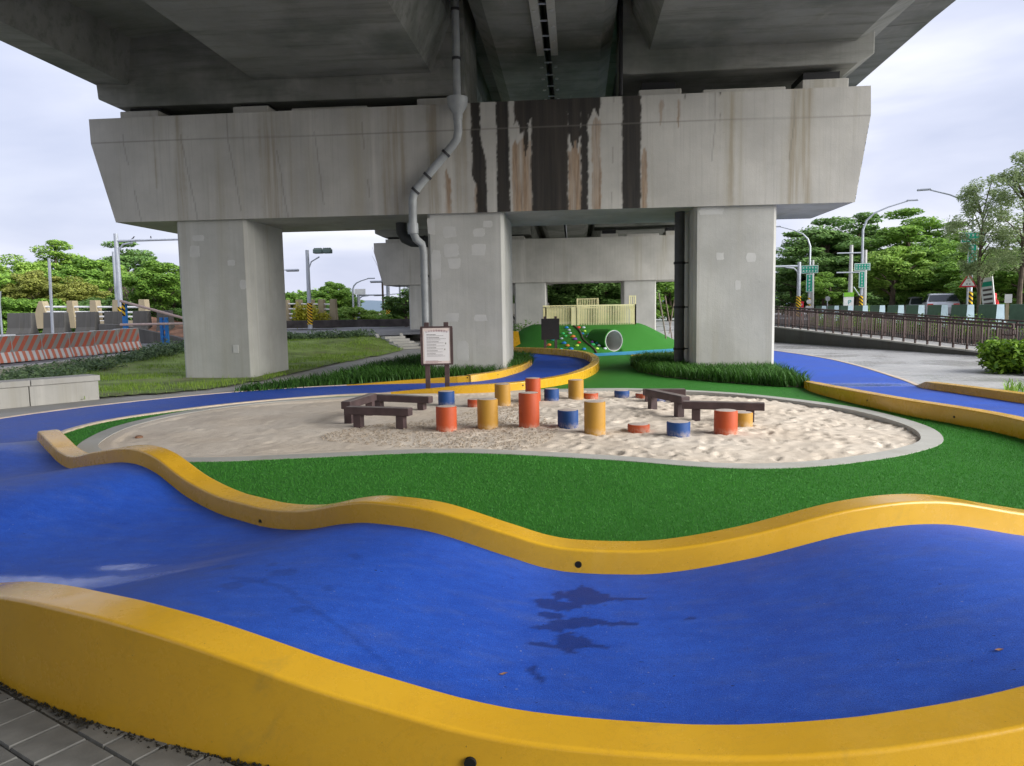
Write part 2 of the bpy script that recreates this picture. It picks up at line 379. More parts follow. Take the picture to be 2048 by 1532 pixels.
def stripes(name, c0, c1, width, ang=0.0, axis='X', worn=None):
    t = MT(name, .65, .3); co = t.co.outputs['Object']; sp = t.n('ShaderNodeSeparateXYZ'); t.lk(co, sp.inputs[0])
    u = t.math('ADD', sp.outputs[{'X': 0, 'Y': 1}[axis]], t.math('MULTIPLY', sp.outputs[2], ang))
    f = t.math('GREATER_THAN', t.math('FRACT', t.math('MULTIPLY', u, 1/(2*width))), .5)
    c = t.mix(f, c0, c1)
    if worn: c = t.mix(t.rng(t.noise(4, 6, .7), .52, .68, 0, .7), c, worn)
    t.color(c); return t.m
M['stripe_steep'] = stripes('barrier_slanting_stripes', (.60, .15, .09), (.36, .34, .31), .165, -.75, 'Y', (.36, .3, .26))
M['stripe_up'] = stripes('barrier_upright_stripes', (.72, .24, .15), (.76, .75, .73), .12, 0, 'Y')
M['haz'] = stripes('yellow_black_hazard', (.8, .5, .02), (.015, .015, .015), .11, 1.1, 'X')
M['haz_grey'] = stripes('faded_grey_hazard', (.25, .24, .21), (.04, .04, .04), .22, 1.0, 'X')

# ------------------------------------------------------------------ ground levels
TURF_Z = 0.0
pit = cr([(-6.5, 9.3), (-6.85, 10.69), (-6.65, 12.2), (-5.9, 13.4), (-4.95, 14.0), (-2.56, 14.9), (0.09, 15.35), (1.52, 15.2), (3.1, 14.3), (4.35, 12.45), (4.68, 10.6), (4.4, 9.3), (3.73, 8.5), (2.8, 7.9), (1.99, 7.65), (1.27, 7.72), (0.26, 8.1), (-1.46, 8.48), (-3.13, 8.16), (-4.15, 7.95), (-5.2, 8.05), (-6.0, 8.5)], 8, True)
pit = pit[::-1]                                    # clockwise list above is turned to run counter-clockwise
pit_in = offset_loop(pit, -.24)

# pump track: inner edge (turf side) in metres, arc length zero at the end of the right kerb
P0 = [(5.0, 27.5), (5.35, 24.0), (5.3, 20.5), (4.95, 17.0)]
P1 = [(4.64, 14.65), (4.95, 11.84), (5.5, 9.72), (5.4, 7.8), (4.6, 6.2), (3.5, 5.3), (2.27, 4.83), (1.2, 4.6), (0.32, 4.53), (-.55, 4.6), (-1.4, 4.87), (-2.3, 5.4), (-3.3, 6.05), (-4.4, 6.75), (-5.47, 7.55), (-6.6, 8.6), (-7.2, 9.6), (-7.37, 10.96), (-6.86, 12.25), (-6.03, 13.38), (-4.83, 14.3), (-3.49, 14.7), (-2.2, 14.85), (-1.2, 15.3), (-.4, 16.4), (.1, 17.9), (.4, 19.8), (.42, 21.8), (0.05, 24.0), (-1.2, 26.3), (-3.0, 28.0)]
TC = cr(P0+P1, 14)
TL = np.r_[0, np.cumsum(np.hypot(*np.diff(TC, axis=0).T))]; TL -= TL[len(P0)*14]
_T = np.gradient(TC, axis=0); _T /= np.hypot(_T[:, 0], _T[:, 1])[:, None]
TN = np.stack([-_T[:, 1], _T[:, 0]], 1)
_k = np.argmin(abs(TL-13.5))
if TN[_k, 1] > 0: TN = -TN                         # outward (away from the sand)
def prof(tab):
    a = np.array(tab, float); return lambda s: np.interp(s, a[:, 0], a[:, 1])
def smooth_prof(tab):
    a = np.array(tab, float); q = cr(a, 12); return lambda s: np.interp(s, q[:, 0], q[:, 1])
h_s = smooth_prof([(-14, .02), (-1.5, .02), (0, .03), (1.5, .06), (4, .08), (6.5, .06), (8.5, .02), (9.8, .02), (10.4, .05), (10.86, .13), (11.5, .255), (12.08, .24), (12.76, .10), (13.3, .02), (13.75, .015), (14.0, .04), (14.28, .11), (14.75, .215), (15.2, .225), (15.5, .18), (15.93, .07), (16.4, .015), (17.0, .015), (17.55, .09), (18.1, .25), (18.6, .27), (19.3, .16), (20.0, .03), (20.5, .03), (21.0, .10), (21.55, .14), (22.1, .08), (22.8, .02), (30, .02), (32, .03), (36, .05), (40, .08), (48, .06), (60, .05)])
kin = prof([(-14, .012), (-1.2, .012), (-.6, .12), (0, .14), (4, .15), (8, .15), (16, .145), (21.5, .13), (22.4, .06), (23.0, .012), (29.6, .012), (31.2, .13), (33, .15), (37, .17), (40, .2), (44, .2), (48, .16), (60, .14)])
kout = prof([(-14, .012), (-.9, .012), (-.2, .13), (2, .14), (8, .16), (13, .15), (15, .22), (21.5, .14), (22.4, .06), (23, .012), (29.0, .012), (30.8, .13), (33, .16), (36, .16), (40, .14), (60, .14)])
wid = prof([(-14, 2.0), (-8, 2.1), (-3, 2.0), (0, 1.95), (24, 1.95), (30, 1.85), (34, 1.7), (60, 1.6)])
kw_ = prof([(-14, .1), (-1.2, .1), (0, .2), (21.5, .22), (23.2, .09), (29.5, .09), (31, .2), (60, .22)])
TS = TL.copy(); TH = np.maximum(h_s(TS), .012)
def pt(i, off): p = TC[i]+TN[i]*off; return p
n_s = len(TC)
SS = np.r_[np.arange(TS[0], 9, .12), np.arange(9, 19, .018), np.arange(19, 24, .05), np.arange(24, TS[-1], .15), TS[-1]]
UU = np.linspace(0, 1, 110); ns2, nu2 = len(SS), len(UU)
cx_, cy_ = np.interp(SS, TS, TC[:, 0]), np.interp(SS, TS, TC[:, 1]); nx_, ny_ = np.interp(SS, TS, TN[:, 0]), np.interp(SS, TS, TN[:, 1])
ww = wid(SS); XX = cx_[:, None]+nx_[:, None]*ww[:, None]*UU; YY = cy_[:, None]+ny_[:, None]*ww[:, None]*UU; ZZ = np.repeat(np.maximum(h_s(SS), .012)[:, None], nu2, 1)+.0025*vnoise(XX, YY, .55, 61)
wobx, woby = .07*vnoise(XX, YY, .13, 71)+.05*vnoise(XX, YY, .05, 72)+.04*vnoise(XX, YY, .022, 75), .05*vnoise(XX, YY, .13, 73)+.045*vnoise(XX, YY, .05, 74)+.03*vnoise(XX, YY, .02, 76)
WET = np.zeros(XX.shape); FILM = np.zeros(XX.shape)
def spot(px, py, rx, ry, k=.75):                    # a spill seen at that place: size in photo pixels
    global WET
    p = at(px, py, .04); q = p.length/F_PX; rx *= q*1.15; ry *= q*p.y/1.45
    d = ((XX+wobx*min(1, rx/.16)-p.x)/rx)**2+((YY+woby*min(1, ry/.12)-p.y)/ry)**2; WET = np.maximum(WET, k*smooth01((1.25-d)/.3))
for a_ in [(1162, 1187, 36, 15), (1190, 1184, 24, 10), (1240, 1188, 60, 2.6), (1112, 1205, 34, 9), (1150, 1200, 26, 9), (1140, 1240, 42, 10), (1175, 1236, 30, 8), (1230, 1237, 55, 3.4), (1100, 1225, 22, 5), (1105, 1250, 26, 6), (1138, 1276, 26, 16), (1160, 1278, 24, 11), (1083, 1283, 36, 4.5), (1195, 1284, 20, 4), (1066, 1336, 12, 8), (1078, 1350, 10, 8), (455, 1187, 15, 5, .35), (550, 1190, 10, 5, .35), (565, 1213, 24, 7, .35), (465, 1240, 18, 9, .35), (530, 1228, 9, 4, .35), (715, 1175, 13, 5, .35), (600, 1288, 12, 6, .35), (660, 1243, 8, 4, .35), (640, 1290, 12, 6, .35), (1385, 1232, 12, 2)]: spot(*a_)
_rn = [(470, 1220), (575, 1246), (650, 1296), (790, 1375)]
for k in range(60):
    u = k/20; i_ = min(2, int(u)); f_ = u-i_; spot(_rn[i_][0]*(1-f_)+_rn[i_+1][0]*f_, _rn[i_][1]*(1-f_)+_rn[i_+1][1]*f_, 6, 3.5, .28)
for (px, py, rx, ry, k) in [(40, 1163, 1.0, .13, 1), (250, 1131, .20, .07, 1), (330, 1150, .5, .12, .3), (60, 905, 1.6, .35, .35), (1690, 769, 1.5, .35, 1)]:
    p = at(px, py, .03); d = ((XX+wobx*.5-p.x)/rx)**2+((YY+woby*.4-p.y)/ry)**2; FILM = np.maximum(FILM, k*smooth01((2.0-d)/1.7)*(.85+.15*vnoise(XX, YY, .03, 88)))
I_, J_ = np.meshgrid(np.arange(ns2-1), np.arange(nu2-1), indexing='ij'); q_ = (I_*nu2+J_).ravel()
me = npmesh('pump_track', np.stack([XX, YY, ZZ], -1).reshape(-1, 3), np.stack([q_, q_+1, q_+nu2+1, q_+nu2], 1), M['blue'], True); tr = link('pump_track', me)
for nm_, ar in (('wet', WET), ('film', FILM)): me.attributes.new(nm_, 'FLOAT', 'POINT').data.foreach_set('value', ar.ravel().astype(np.float32))
bm = bmesh.new(); bm.from_mesh(me); bmesh.ops.recalc_face_normals(bm, faces=bm.faces)
if sum(f.normal.z for f in bm.faces) < 0: bmesh.ops.reverse_faces(bm, faces=bm.faces)
bm.to_mesh(me); bm.free()
tag(tr, kind='structure')
def kerb(name, side, s0, s1, label):
    idx = list(range(int(np.argmin(abs(TS-s0))), int(np.argmin(abs(TS-s1)))+1)); V = []; Fq = []
    BASE = -.1; K = 8
    for i in idx:
        kh, kw = (kin, kw_)[0](TS[i]) if side < 0 else kout(TS[i]), kw_(TS[i]); wv = wid(TS[i]); z = TH[i]; top = z+kh; r = min(.018, kh*.3)
        if side < 0: offs = [(-.003+.012, z-.06), (.005, z-.0), (0, top-r), (-r*.35, top-r*.3), (-r, top), (-kw+r, top), (-kw+r*.35, top-r*.3), (-kw, top-r), (-kw, BASE)]
        else: offs = [(wv-.012, z-.06), (wv-.005, z), (wv, top-r), (wv+r*.35, top-r*.3), (wv+r, top), (wv+kw-r, top), (wv+kw-r*.35, top-r*.3), (wv+kw, top-r), (wv+kw+.015, BASE)]
        for (o_, zz) in offs: p = pt(i, o_); V.append((p[0], p[1], zz))
    k = 9
    for a in range(len(idx)-1):
        for j in range(k-1): Fq.append((a*k+j, a*k+j+1, (a+1)*k+j+1, (a+1)*k+j))
    mb = MB(); mb.add(V, Fq); mb.add([V[j] for j in range(k)], [tuple(range(k))]); mb.add([V[-k+j] for j in range(k)], [tuple(range(k))])
    base = pt(idx[len(idx)//2], 0)
    t = thing(name, (0, 0, 0), label, 'kerb')
    o = mb.build('kerb_wall', M['yellow'], t, True, sharp=80); wn_ = o.modifiers.new('normals', 'WEIGHTED_NORMAL'); wn_.weight = 100; wn_.keep_sharp = True; return t
def s_index(s): return int(np.argmin(abs(TS-s)))
kerbs = {}
kerbs['front_in'] = kerb('track_kerb', -1, 8.0, 23.0, 'yellow wavy kerb between the blue track and the near edge of the turf')
kerbs['front_out'] = kerb('track_kerb', 1, 8.0, 22.9, 'yellow wavy kerb wall nearest the camera along the blue track')
kerbs['right_in'] = kerb('track_kerb', -1, -1.2, 8.0, 'yellow kerb beside the turf on the right side of the sand pit')
kerbs['right_out'] = kerb('track_kerb', 1, -.9, 8.0, 'yellow kerb between the right track and the grey paved plaza')
kerbs['back_in'] = kerb('track_kerb', -1, 29.8, 60, 'yellow kerb behind the sand pit curving round towards the green mound')
kerbs['back_out'] = kerb('track_kerb', 1, 29.0, 41.5, 'yellow kerb in front of the leafy bed at the middle column')
kerbs['flush_left'] = kerb('edge_strip', 1, 22.9, 29.0, 'flat pale edge strip of the track beside the concrete path')
kerbs['flush_in'] = kerb('edge_strip', -1, 23.0, 29.8, 'flat pale edge strip of the track beside the narrow turf left of the sand')
kerbs['flush_right'] = kerb('edge_strip', 1, -14, -.9, 'flat pale edge strip of the track beside the paved plaza on the right')
M['edge_sheen'] = plain('edge_strip_sheen', (.62, .5, .38), .5, .08)  # pale colour paints the sky's sheen on the flush yellow edge
for k in ('flush_left', 'flush_right', 'flush_in'): KIDS(kerbs[k])[0].data.materials[0] = M['edge_sheen']
def drain(k, s, side, face, z, r=.022):
    i = s_index(s); wv = wid(TS[i]); kw = kw_(TS[i]); T = Vector((_T[i, 0], _T[i, 1], 0)); N = Vector((TN[i, 0], TN[i, 1], 0))
    off = {(-1, 'in'): 0, (-1, 'out'): -kw, (1, 'in'): wv, (1, 'out'): wv+kw}[(side, face)]
    sg = {(-1, 'in'): 1, (-1, 'out'): -1, (1, 'in'): -1, (1, 'out'): 1}[(side, face)]
    p = pt(i, off); c = Vector((p[0], p[1], z)); n = N*sg
    MB().tube([c-n*.04, c+n*(.004 if face == 'in' or side < 0 else .016)], r, 14).build('drain_hole', M['hole'], kerbs[k], True)  # near-black disc paints the shade inside an open drain hole
drain('front_in', 16.5, -1, 'in', TH[s_index(16.5)]+.03); drain('front_in', 13.78, -1, 'in', TH[s_index(13.78)]+.05)
drain('front_out', 13.97, 1, 'out', .118, .021)
for s in (2.2, 4.2): drain('right_in', s, -1, 'out', .10, .016)
for s in (32.4, 35.6): drain('back_in', s, -1, 'out', .10, .018)
for s in (31.6, 34.2): drain('back_out', s, 1, 'in', .13, .016)

# base ground and sheets
BIG = [(-1500, -600), (1500, -600), (1500, 2500), (-1500, 2500)]
sheet('ground', BIG, -.14, M['earth'], kind='structure')
sheet('pavement', [(-30, -25), (5.6, -25), (5.6, 4), (5.6, 60), (-8, 60), (-30, 30)], -.008, M['path'], [pit])
sheet('plaza', [(4.7, -25), (60, -25), (60, 14), (16, 40), (16, 140), (4.7, 140)], -.003, M['paver'])
iA, iB = s_index(-12), s_index(44)
sheet('paving_ground', [(-14, -24), (9, -24), (9, 3.2), (3, 3.0), (.3, 3.0), (-2.2, 3.3), (-4.6, 4.6), (-9, 8), (-14, 8)], -.0055, M['stone_field'])
turf_poly = [tuple(TC[i]-TN[i]*.02) for i in range(iA, iB+1, 3)]+[(-.2, 29.5), (.6, 30.5), (3.6, 31), (4.7, 30.2)]
turf = sheet('turf', turf_poly, TURF_Z, M['turf'], [pit])
# sand border
V = []; n = len(pit)
for (a, b) in zip(pit, pit_in): V += [(a[0], a[1], -.12), (a[0], a[1], .008), (b[0], b[1], .008), (b[0], b[1], -.14)]
Fq = [(4*i+j, 4*i+j+1, 4*((i+1) % n)+j+1, 4*((i+1) % n)+j) for i in range(n) for j in range(3)]
mb = MB(); mb.add(V, Fq); b = mb.build('sandpit_border', M['conc_col'], smooth=True, sharp=40)
tag(b, 'pale concrete border ring round the sand pit', 'border')
# sand with footprints
st = .036; xs = np.arange(-7, 5, st); ys = np.arange(7.4, 15.6, st); GX, GY = np.meshgrid(xs, ys, indexing='ij')
rough_w = smooth01((GX+2.2)/3.0)*.6+.4
Z = -.022-.03*smooth01((GX+1)/4)+.014*vnoise(GX, GY, 1.1, 1)+.012*vnoise(GX, GY, .45, 2)
Z += rough_w*(.007*vnoise(GX, GY, .2, 3)+.006*vnoise(GX, GY, .1, 4))+.003*vnoise(GX, GY, .07, 5)
rr = np.random.default_rng(5)
for k in range(2100):
    cx, cy = rr.uniform(-6.8, 4.7), rr.uniform(7.5, 15.4)
    pw = float(smooth01((cx+2.4)/3.0))
    if rr.uniform() > .55+.45*pw: continue
    a = rr.uniform(0, PI); la, lb = rr.uniform(.07, .13), rr.uniform(.035, .06); dep = rr.uniform(.010, .025)*(.3+.7*pw)
    i0, i1 = np.searchsorted(xs, [cx-.4, cx+.4]); j0, j1 = np.searchsorted(ys, [cy-.4, cy+.4])
    X_, Y_ = GX[i0:i1, j0:j1]-cx, GY[i0:i1, j0:j1]-cy
    u, v = (X_*math.cos(a)+Y_*math.sin(a))/la, (-X_*math.sin(a)+Y_*math.cos(a))/lb; d2 = u*u+v*v
    Z[i0:i1, j0:j1] += dep*(-np.exp(-d2*1.1)+.55*np.exp(-(np.sqrt(d2)-1.45)**2*5))
pol = offset_loop(pit, -.18); ins = inside(np.stack([GX.ravel(), GY.ravel()], 1), pol).reshape(GX.shape)
Z = np.minimum(Z, .03); core = inside(np.stack([GX.ravel(), GY.ravel()], 1), offset_loop(pit, -.42)).reshape(GX.shape); Z = np.where(core, Z, np.where(GX < -1, np.clip(Z, .0, .004), np.minimum(Z, -.012)))
ny = len(ys); keep = ins[:-1, :-1] & ins[1:, :-1] & ins[1:, 1:] & ins[:-1, 1:]
I, J = np.nonzero(keep); q = I*ny+J
Fq = np.stack([q, q+ny, q+ny+1, q+1], 1); used = np.unique(Fq); remap = np.zeros(GX.size, int); remap[used] = np.arange(len(used))
me = npmesh('sand', np.stack([GX.ravel(), GY.ravel(), Z.ravel()], 1)[used], remap[Fq], M['sand'], True)
tag(link('sand', me), kind='structure')
SX, SY, SZ = xs, ys, Z
def sand_z(x, y): return float(SZ[min(len(xs)-1, np.searchsorted(xs, x)), min(len(ys)-1, np.searchsorted(ys, y))])
# clumps of coarse damp grains in the middle of the pit
blob = cr([tuple(at(*p, -.04)[:2]) for p in [(640, 880), (760, 850), (900, 838), (960, 815), (1040, 800), (1075, 830), (1120, 860), (1060, 900), (950, 903), (800, 900)]], 6, True)
pp = scatter(blob, 3000); V = []; Fq = []
for k, (x, y) in enumerate(pp):
    z = sand_z(x, y)+.004; a = RNG.uniform(0, PI*2); s, l = RNG.uniform(.006, .012), RNG.uniform(.012, .026); c_, s_ = math.cos(a), math.sin(a); b = len(V)
    for (u, v, w) in ((-l, 0, 0), (0, -s, 0), (l, 0, 0), (0, s, 0), (0, 0, s*1.3)): V.append((x+u*c_-v*s_, y+u*s_+v*c_, z+w+RNG.uniform(0, .003)))
    Fq += [(b, b+1, b+4), (b+1, b+2, b+4), (b+2, b+3, b+4), (b+3, b, b+4)]
M['grain'] = blade_mat('damp_sand_clumps', (.44, .35, .26), (.68, .58, .46), 4)
tag(link('sand_clumps', npmesh('sand_clumps', V, Fq, M['grain'])), 'coarse damp clumps scattered over the middle of the sand', kind='stuff')
sp_ = at(278, 876, -.03)
tag(MB().lathe([(.02, 0), (.05, .005), (.055, .02), (.03, .035)], n=9).build('dry_leaf', M['soil'], None, True, loc=sp_), 'small brown dry leaf lying on the left side of the sand', 'leaf')

# turf fibres near the camera
fr = np.array([p for p in turf_poly if p[1] < 13.5]); fr = fr[(fr[:, 0] > -7.4)]
q = scatter([(-7.4, 4.5), (6.0, 4.5), (6.0, 12.5), (-7.4, 12.5)], 900000)
d_ok = inside(q, np.array(turf_poly)) & ~inside(q, pit)
q = q[d_ok]; pr = RNG.uniform(size=len(q)) < np.clip(1.25-(q[:, 1]-4.5)/8.5, .2, 1); q = q[pr][:330000]
n = len(q); a = RNG.uniform(0, 2*PI, n); hgt = RNG.uniform(.008, .019, n); wd = RNG.uniform(.001, .0022, n)*(1+(q[:, 1]-4.5)*.12); ln = RNG.uniform(0, .011, n); b = RNG.uniform(0, 2*PI, n)
V = np.zeros((n, 3, 3)); V[:, 0, 0] = q[:, 0]-wd*np.cos(a); V[:, 0, 1] = q[:, 1]-wd*np.sin(a); V[:, 1, 0] = q[:, 0]+wd*np.cos(a); V[:, 1, 1] = q[:, 1]+wd*np.sin(a)
V[:, 2, 0] = q[:, 0]+ln*np.cos(b); V[:, 2, 1] = q[:, 1]+ln*np.sin(b); V[:, 2, 2] = hgt
tag(link('turf_fibres', npmesh('turf_fibres', V.reshape(-1, 3), np.arange(3*n).reshape(-1, 3), M['turf_blade'])), 'short green artificial turf fibres in front of the sand pit', kind='stuff')

# paving stones beside the kerb wall at the lower left
def near_outer(x, y):                              # distance outside the near kerb
    d = np.hypot(TC[:, 0]-x, TC[:, 1]-y); i = d.argmin(); return (np.array([x, y])-TC[i])@TN[i]-wid(TS[i])-kw_(TS[i])
pav = bpy.data.objects.new('paving', None); COL.objects.link(pav); tag(pav, kind='structure')
mb = MB(); g = .1
mb.add([(-g+.004, -g+.004, 0), (g-.004, -g+.004, 0), (g-.004, g-.004, 0), (-g+.004, g-.004, 0), (-g+.009, -g+.009, .012), (g-.009, -g+.009, .012), (g-.009, g-.009, .012), (-g+.009, g-.009, .012)], [(4, 5, 6, 7), (0, 1, 5, 4), (1, 2, 6, 5), (2, 3, 7, 6), (3, 0, 4, 7)])
first = None
for i in range(-9, 10):
    for j in range(-2, 14):
        u, v = (i+.5*(j % 2))*.2, j*.2
        x, y = -1.9+u*math.cos(-.5)-v*math.sin(-.5), 1.6+u*math.sin(-.5)+v*math.cos(-.5)
        if near_outer(x, y) < -.02 or y < 1.2 or x > .4 or x < -4.2: continue
        if first is None: first = mb.build('paving_stone', M['stone'], pav, loc=(x, y, -.006), rot=(0, 0, -.5))
        else:
            o = first.copy(); COL.objects.link(o); o.parent = pav; o.location = (x, y, -.006+RNG.uniform(0, .003)); o.rotation_euler = (RNG.normal(0, .004), RNG.normal(0, .004), -.5)

ii = [i for i in range(n_s) if 12 < TS[i] < 19]; V = []; Fq = []
for k in range(2600):
    i = ii[int(RNG.integers(0, len(ii)))]; f = RNG.uniform(-.05, .05); o_ = wid(TS[i])+kw_(TS[i])+.012+abs(RNG.normal(0, .022)); p = TC[i]+TN[i]*o_+_T[i]*f; a = RNG.uniform(0, PI); s_ = RNG.uniform(.003, .011); b = len(V)
    for (u, v, w) in ((-1, 0, 0), (.2, -.6, 0), (1, 0, 0), (-.2, .6, 0), (0, 0, 1.1)): V.append((p[0]+(u*math.cos(a)-v*math.sin(a))*s_, p[1]+(u*math.sin(a)+v*math.cos(a))*s_, w*s_+.004))
    Fq += [(b, b+1, b+4), (b+1, b+2, b+4), (b+2, b+3, b+4), (b+3, b, b+4)]
tag(link('dirt_line', npmesh('dirt_line', V, Fq, plain('dark_moss_dirt', (.022, .02, .014), .95, .3, 30))), 'dark moss and dirt along the foot of the near kerb wall', kind='stuff')
for (px, py, a, lb) in [(1007, 1345, .4, 'tiny curled dry leaf on the blue track left of the lowest water stain'), (1995, 1370, .2, 'tiny curled dry leaf on the blue track near the right edge'), (1310, 1122, 1.2, 'tiny curled dry leaf on the blue track under the far yellow kerb')]:
    p = at(px, py, .05); d_ = np.hypot(XX-p.x, YY-p.y); z_ = ZZ.ravel()[d_.argmin()]
    o = MB().add([(-.022, 0, .006), (-.006, -.008, .003), (.018, -.004, .007), (.024, .003, .004), (.004, .009, .006), (0, 0, .001)], [(0, 1, 5), (1, 2, 5), (2, 3, 5), (3, 4, 5), (4, 0, 5)]).build('dry_leaf', M['soil'], None, loc=(p.x, p.y, z_+.002), rot=(0, 0, a))
    tag(o, lb, 'leaf', 'dry leaves on the blue track')
# ------------------------------------------------------------------ viaduct
YF = 18.36
def XZ(mb, poly, y0, y1, x_off=0, z_off=0): return mb.extrude(poly, lambda u, v, t: (u+x_off, t, v+z_off), y0, y1)
CAP = [(-12.07, 6.54), (-12.06, 5.95), (-11.54, 3.99), (6.5, 4.0), (6.8, 5.97), (6.78, 6.6)]
COLX = [(-10.03, -8.2), (-3.6, -1.72), (2.85, 4.77)]
def cap_front(parent):                                 # finely divided skin of the front face that carries the stains
    gx_ = np.arange(-12.07, 6.82, .03); gz_ = np.arange(3.985, 6.61, .03); X, Z = np.meshgrid(gx_, gz_, indexing='ij')
    zt = np.interp(X, [-12.07, 6.78], [6.54, 6.6]); V = np.stack([X, np.full(X.shape, YF-.004), 3.99+(zt-3.99)*(Z-3.985)/(gz_[-1]-3.985)], -1)
    lft = np.interp(V[..., 2], [3.99, 5.95, 6.54], [-11.54, -12.06, -12.07]); rgt = np.interp(V[..., 2], [3.99, 5.96, 6.6], [6.5, 6.8, 6.78])
    f = (X-gx_[0])/(gx_[-1]-gx_[0]); x_mid = X.copy(); V[..., 0] = np.clip(X, lft, rgt); X = V[..., 0]; Z = V[..., 2]
    def edge(seed): return .018*vnoise(Z*1.0, Z*0+seed*7.1, .5, seed)+.014*vnoise(Z, Z*0+seed*3.3, .12, seed+1)+.012*vnoise(Z, X, .05, seed+2)
    def strips(L, sd, soft=.035):
        o = np.zeros(X.shape)
        for k, (x0, x1, z0, z1) in enumerate(L):
            dep = np.clip((z1-Z)/2.5, 0, 1); a = smooth01((X-x0-edge(sd+k*5))/soft)*smooth01((x1+edge(sd+k*5+2)-X)/soft)
            tip = z0+.5*np.abs((X-(x0+x1)/2)/((x1-x0)/2+.01))**1.5*(.6 if z0 > 4.1 else 0)+.25*vnoise(X, X*0, .05, sd+k); a *= smooth01((Z-tip)/.06)
            tb = z1-.35*np.abs((X-(x0+x1)/2)/((x1-x0)/2+.01))**2*(1 if z1 < 6.4 else 0)+.2*vnoise(X, X*0, .06, sd+k+9)*(z1 < 6.4); a *= smooth01((tb-Z)/.08); o = np.maximum(o, a)
        return o
    T = {}
    T['dark'] = strips([(-2.47, -2.2, 4.5, 9), (-2.36, -2.1, 3, 5.6), (-1.86, -1.52, 3, 9), (-1.42, -.9, 5.85, 9), (-1.2, -1.06, 5.2, 9), (-1.02, -.12, 3, 9), (-.16, .2, 5.55, 9), (.14, .36, 3, 9), (.3, .66, 6.1, 9), (1.13, 1.6, 3, 9), (2.55, 2.62, 6.2, 9), (3.38, 3.43, 5.95, 9)], 100)
    T['rust'] = strips([(-1.5, -.96, 3, 5.75), (-.16, .2, 3, 5.6), (.4, .66, 3, 6.15), (-2.42, -2.15, 3, 4.7), (1.56, 1.74, 3, 5.3), (2.0, 2.12, 5.95, 6.5), (2.4, 2.5, 5.9, 6.5), (-3.15, -2.95, 3, 5.0)], 300, .05)
    T['ochre'] = strips([(-7.75, -7.15, 3, 9), (-9.9, -9.6, 3, 9), (-7.0, -6.85, 3, 9), (-4.7, -4.0, 3, 9), (-3.6, -3.2, 3, 9), (4.9, 5.6, 3, 9), (3.55, 3.8, 3, 9), (-10.5, -10.3, 4.8, 9), (-2.9, -2.5, 3, 9)], 500, .12)
    jt = smooth01((.02-np.abs(Z-5.95))/.012)
    for k, xs_ in enumerate((-11.2, -9.7, -8.5, -7.3, -6.3, -5.1, .95, 3.3, 5.1)):
        lean = .13*(5.95-Z)*np.clip(-(xs_+1)/9, -1, 1)*(Z < 5.95); jt = np.maximum(jt, .75*smooth01((.02-np.abs(X-xs_-lean*1.3-.01*vnoise(Z, Z*0, .3, 900+k)))/.012)*(vnoise(Z, Z*0+k, .6, 940+k) > -.35))
    T['joint'] = jt
    nz_ = Z.shape[1]; I, J = np.meshgrid(np.arange(X.shape[0]-1), np.arange(nz_-1), indexing='ij'); q = (I*nz_+J).ravel()
    me = npmesh('cap_face', V.reshape(-1, 3), np.stack([q, q+nz_, q+nz_+1, q+1], 1), M['cap'])
    for n_, a in T.items(): me.attributes.new(n_, 'FLOAT', 'POINT').data.foreach_set('value', a.ravel().astype(np.float32))
    link('cap_face', me, parent)
def pier(dy, dz, label, full):
    t = thing('viaduct_pier', (0, dy, dz), label, 'pier', 'piers of the viaduct')
    mb = MB(); mb.extrude(CAP, lambda u, v, q: (u, q, v), YF, YF+3.3)
    cb = mb.build('cap_beam', M['conc'], t, bevel=.0 if full else .03)
    if full: cap_front(cb)
    for (a, b) in COLX:
        c = .07; y0, y1 = YF+.1, YF+2.55
        poly = [(a+c, y0), (b-c, y0), (b, y0+c), (b, y1-c), (b-c, y1), (a+c, y1), (a, y1-c), (a, y0+c)]
        o = MB().extrude(poly, lambda u, v, q: (u, v, q), -1.0, 4.015).build('column', M['conc_col'], t)
    for (x, w, h) in [(-10.9, 1.0, .22), (-8.0, .9, .22), (-6.0, 1.9, .12), (-3.4, .8, .22), (2.05, 1.0, .2), (4.0, 1.9, .14), (5.85, 1.05, .27)]:
        z0 = 6.54+.003*(x+12.07)
        MB().box((x, YF+1.0, z0+h/2), (w, 1.5, h)).build('pedestal', M['conc'], t, bevel=.02)
        if h > .18: MB().box((x, YF+1.05, z0+h+.11), (w*.8, 1.0, .26)).build('bearing', M['black'], t)
    return t
p1 = pier(0, 0, 'nearest concrete pier, three columns under a water-stained cap beam', True)
p2 = pier(26.6, -.8, 'second concrete pier seen between the columns, behind the green mound', False)
p3 = pier(53.0, -1.2, 'farthest concrete pier in the dark behind the second pier', False)
p0 = pier(-26.6, 0, 'unseen concrete pier of the viaduct added behind the viewpoint', False)  # unseen pier at the span spacing, added to darken faces towards the camera
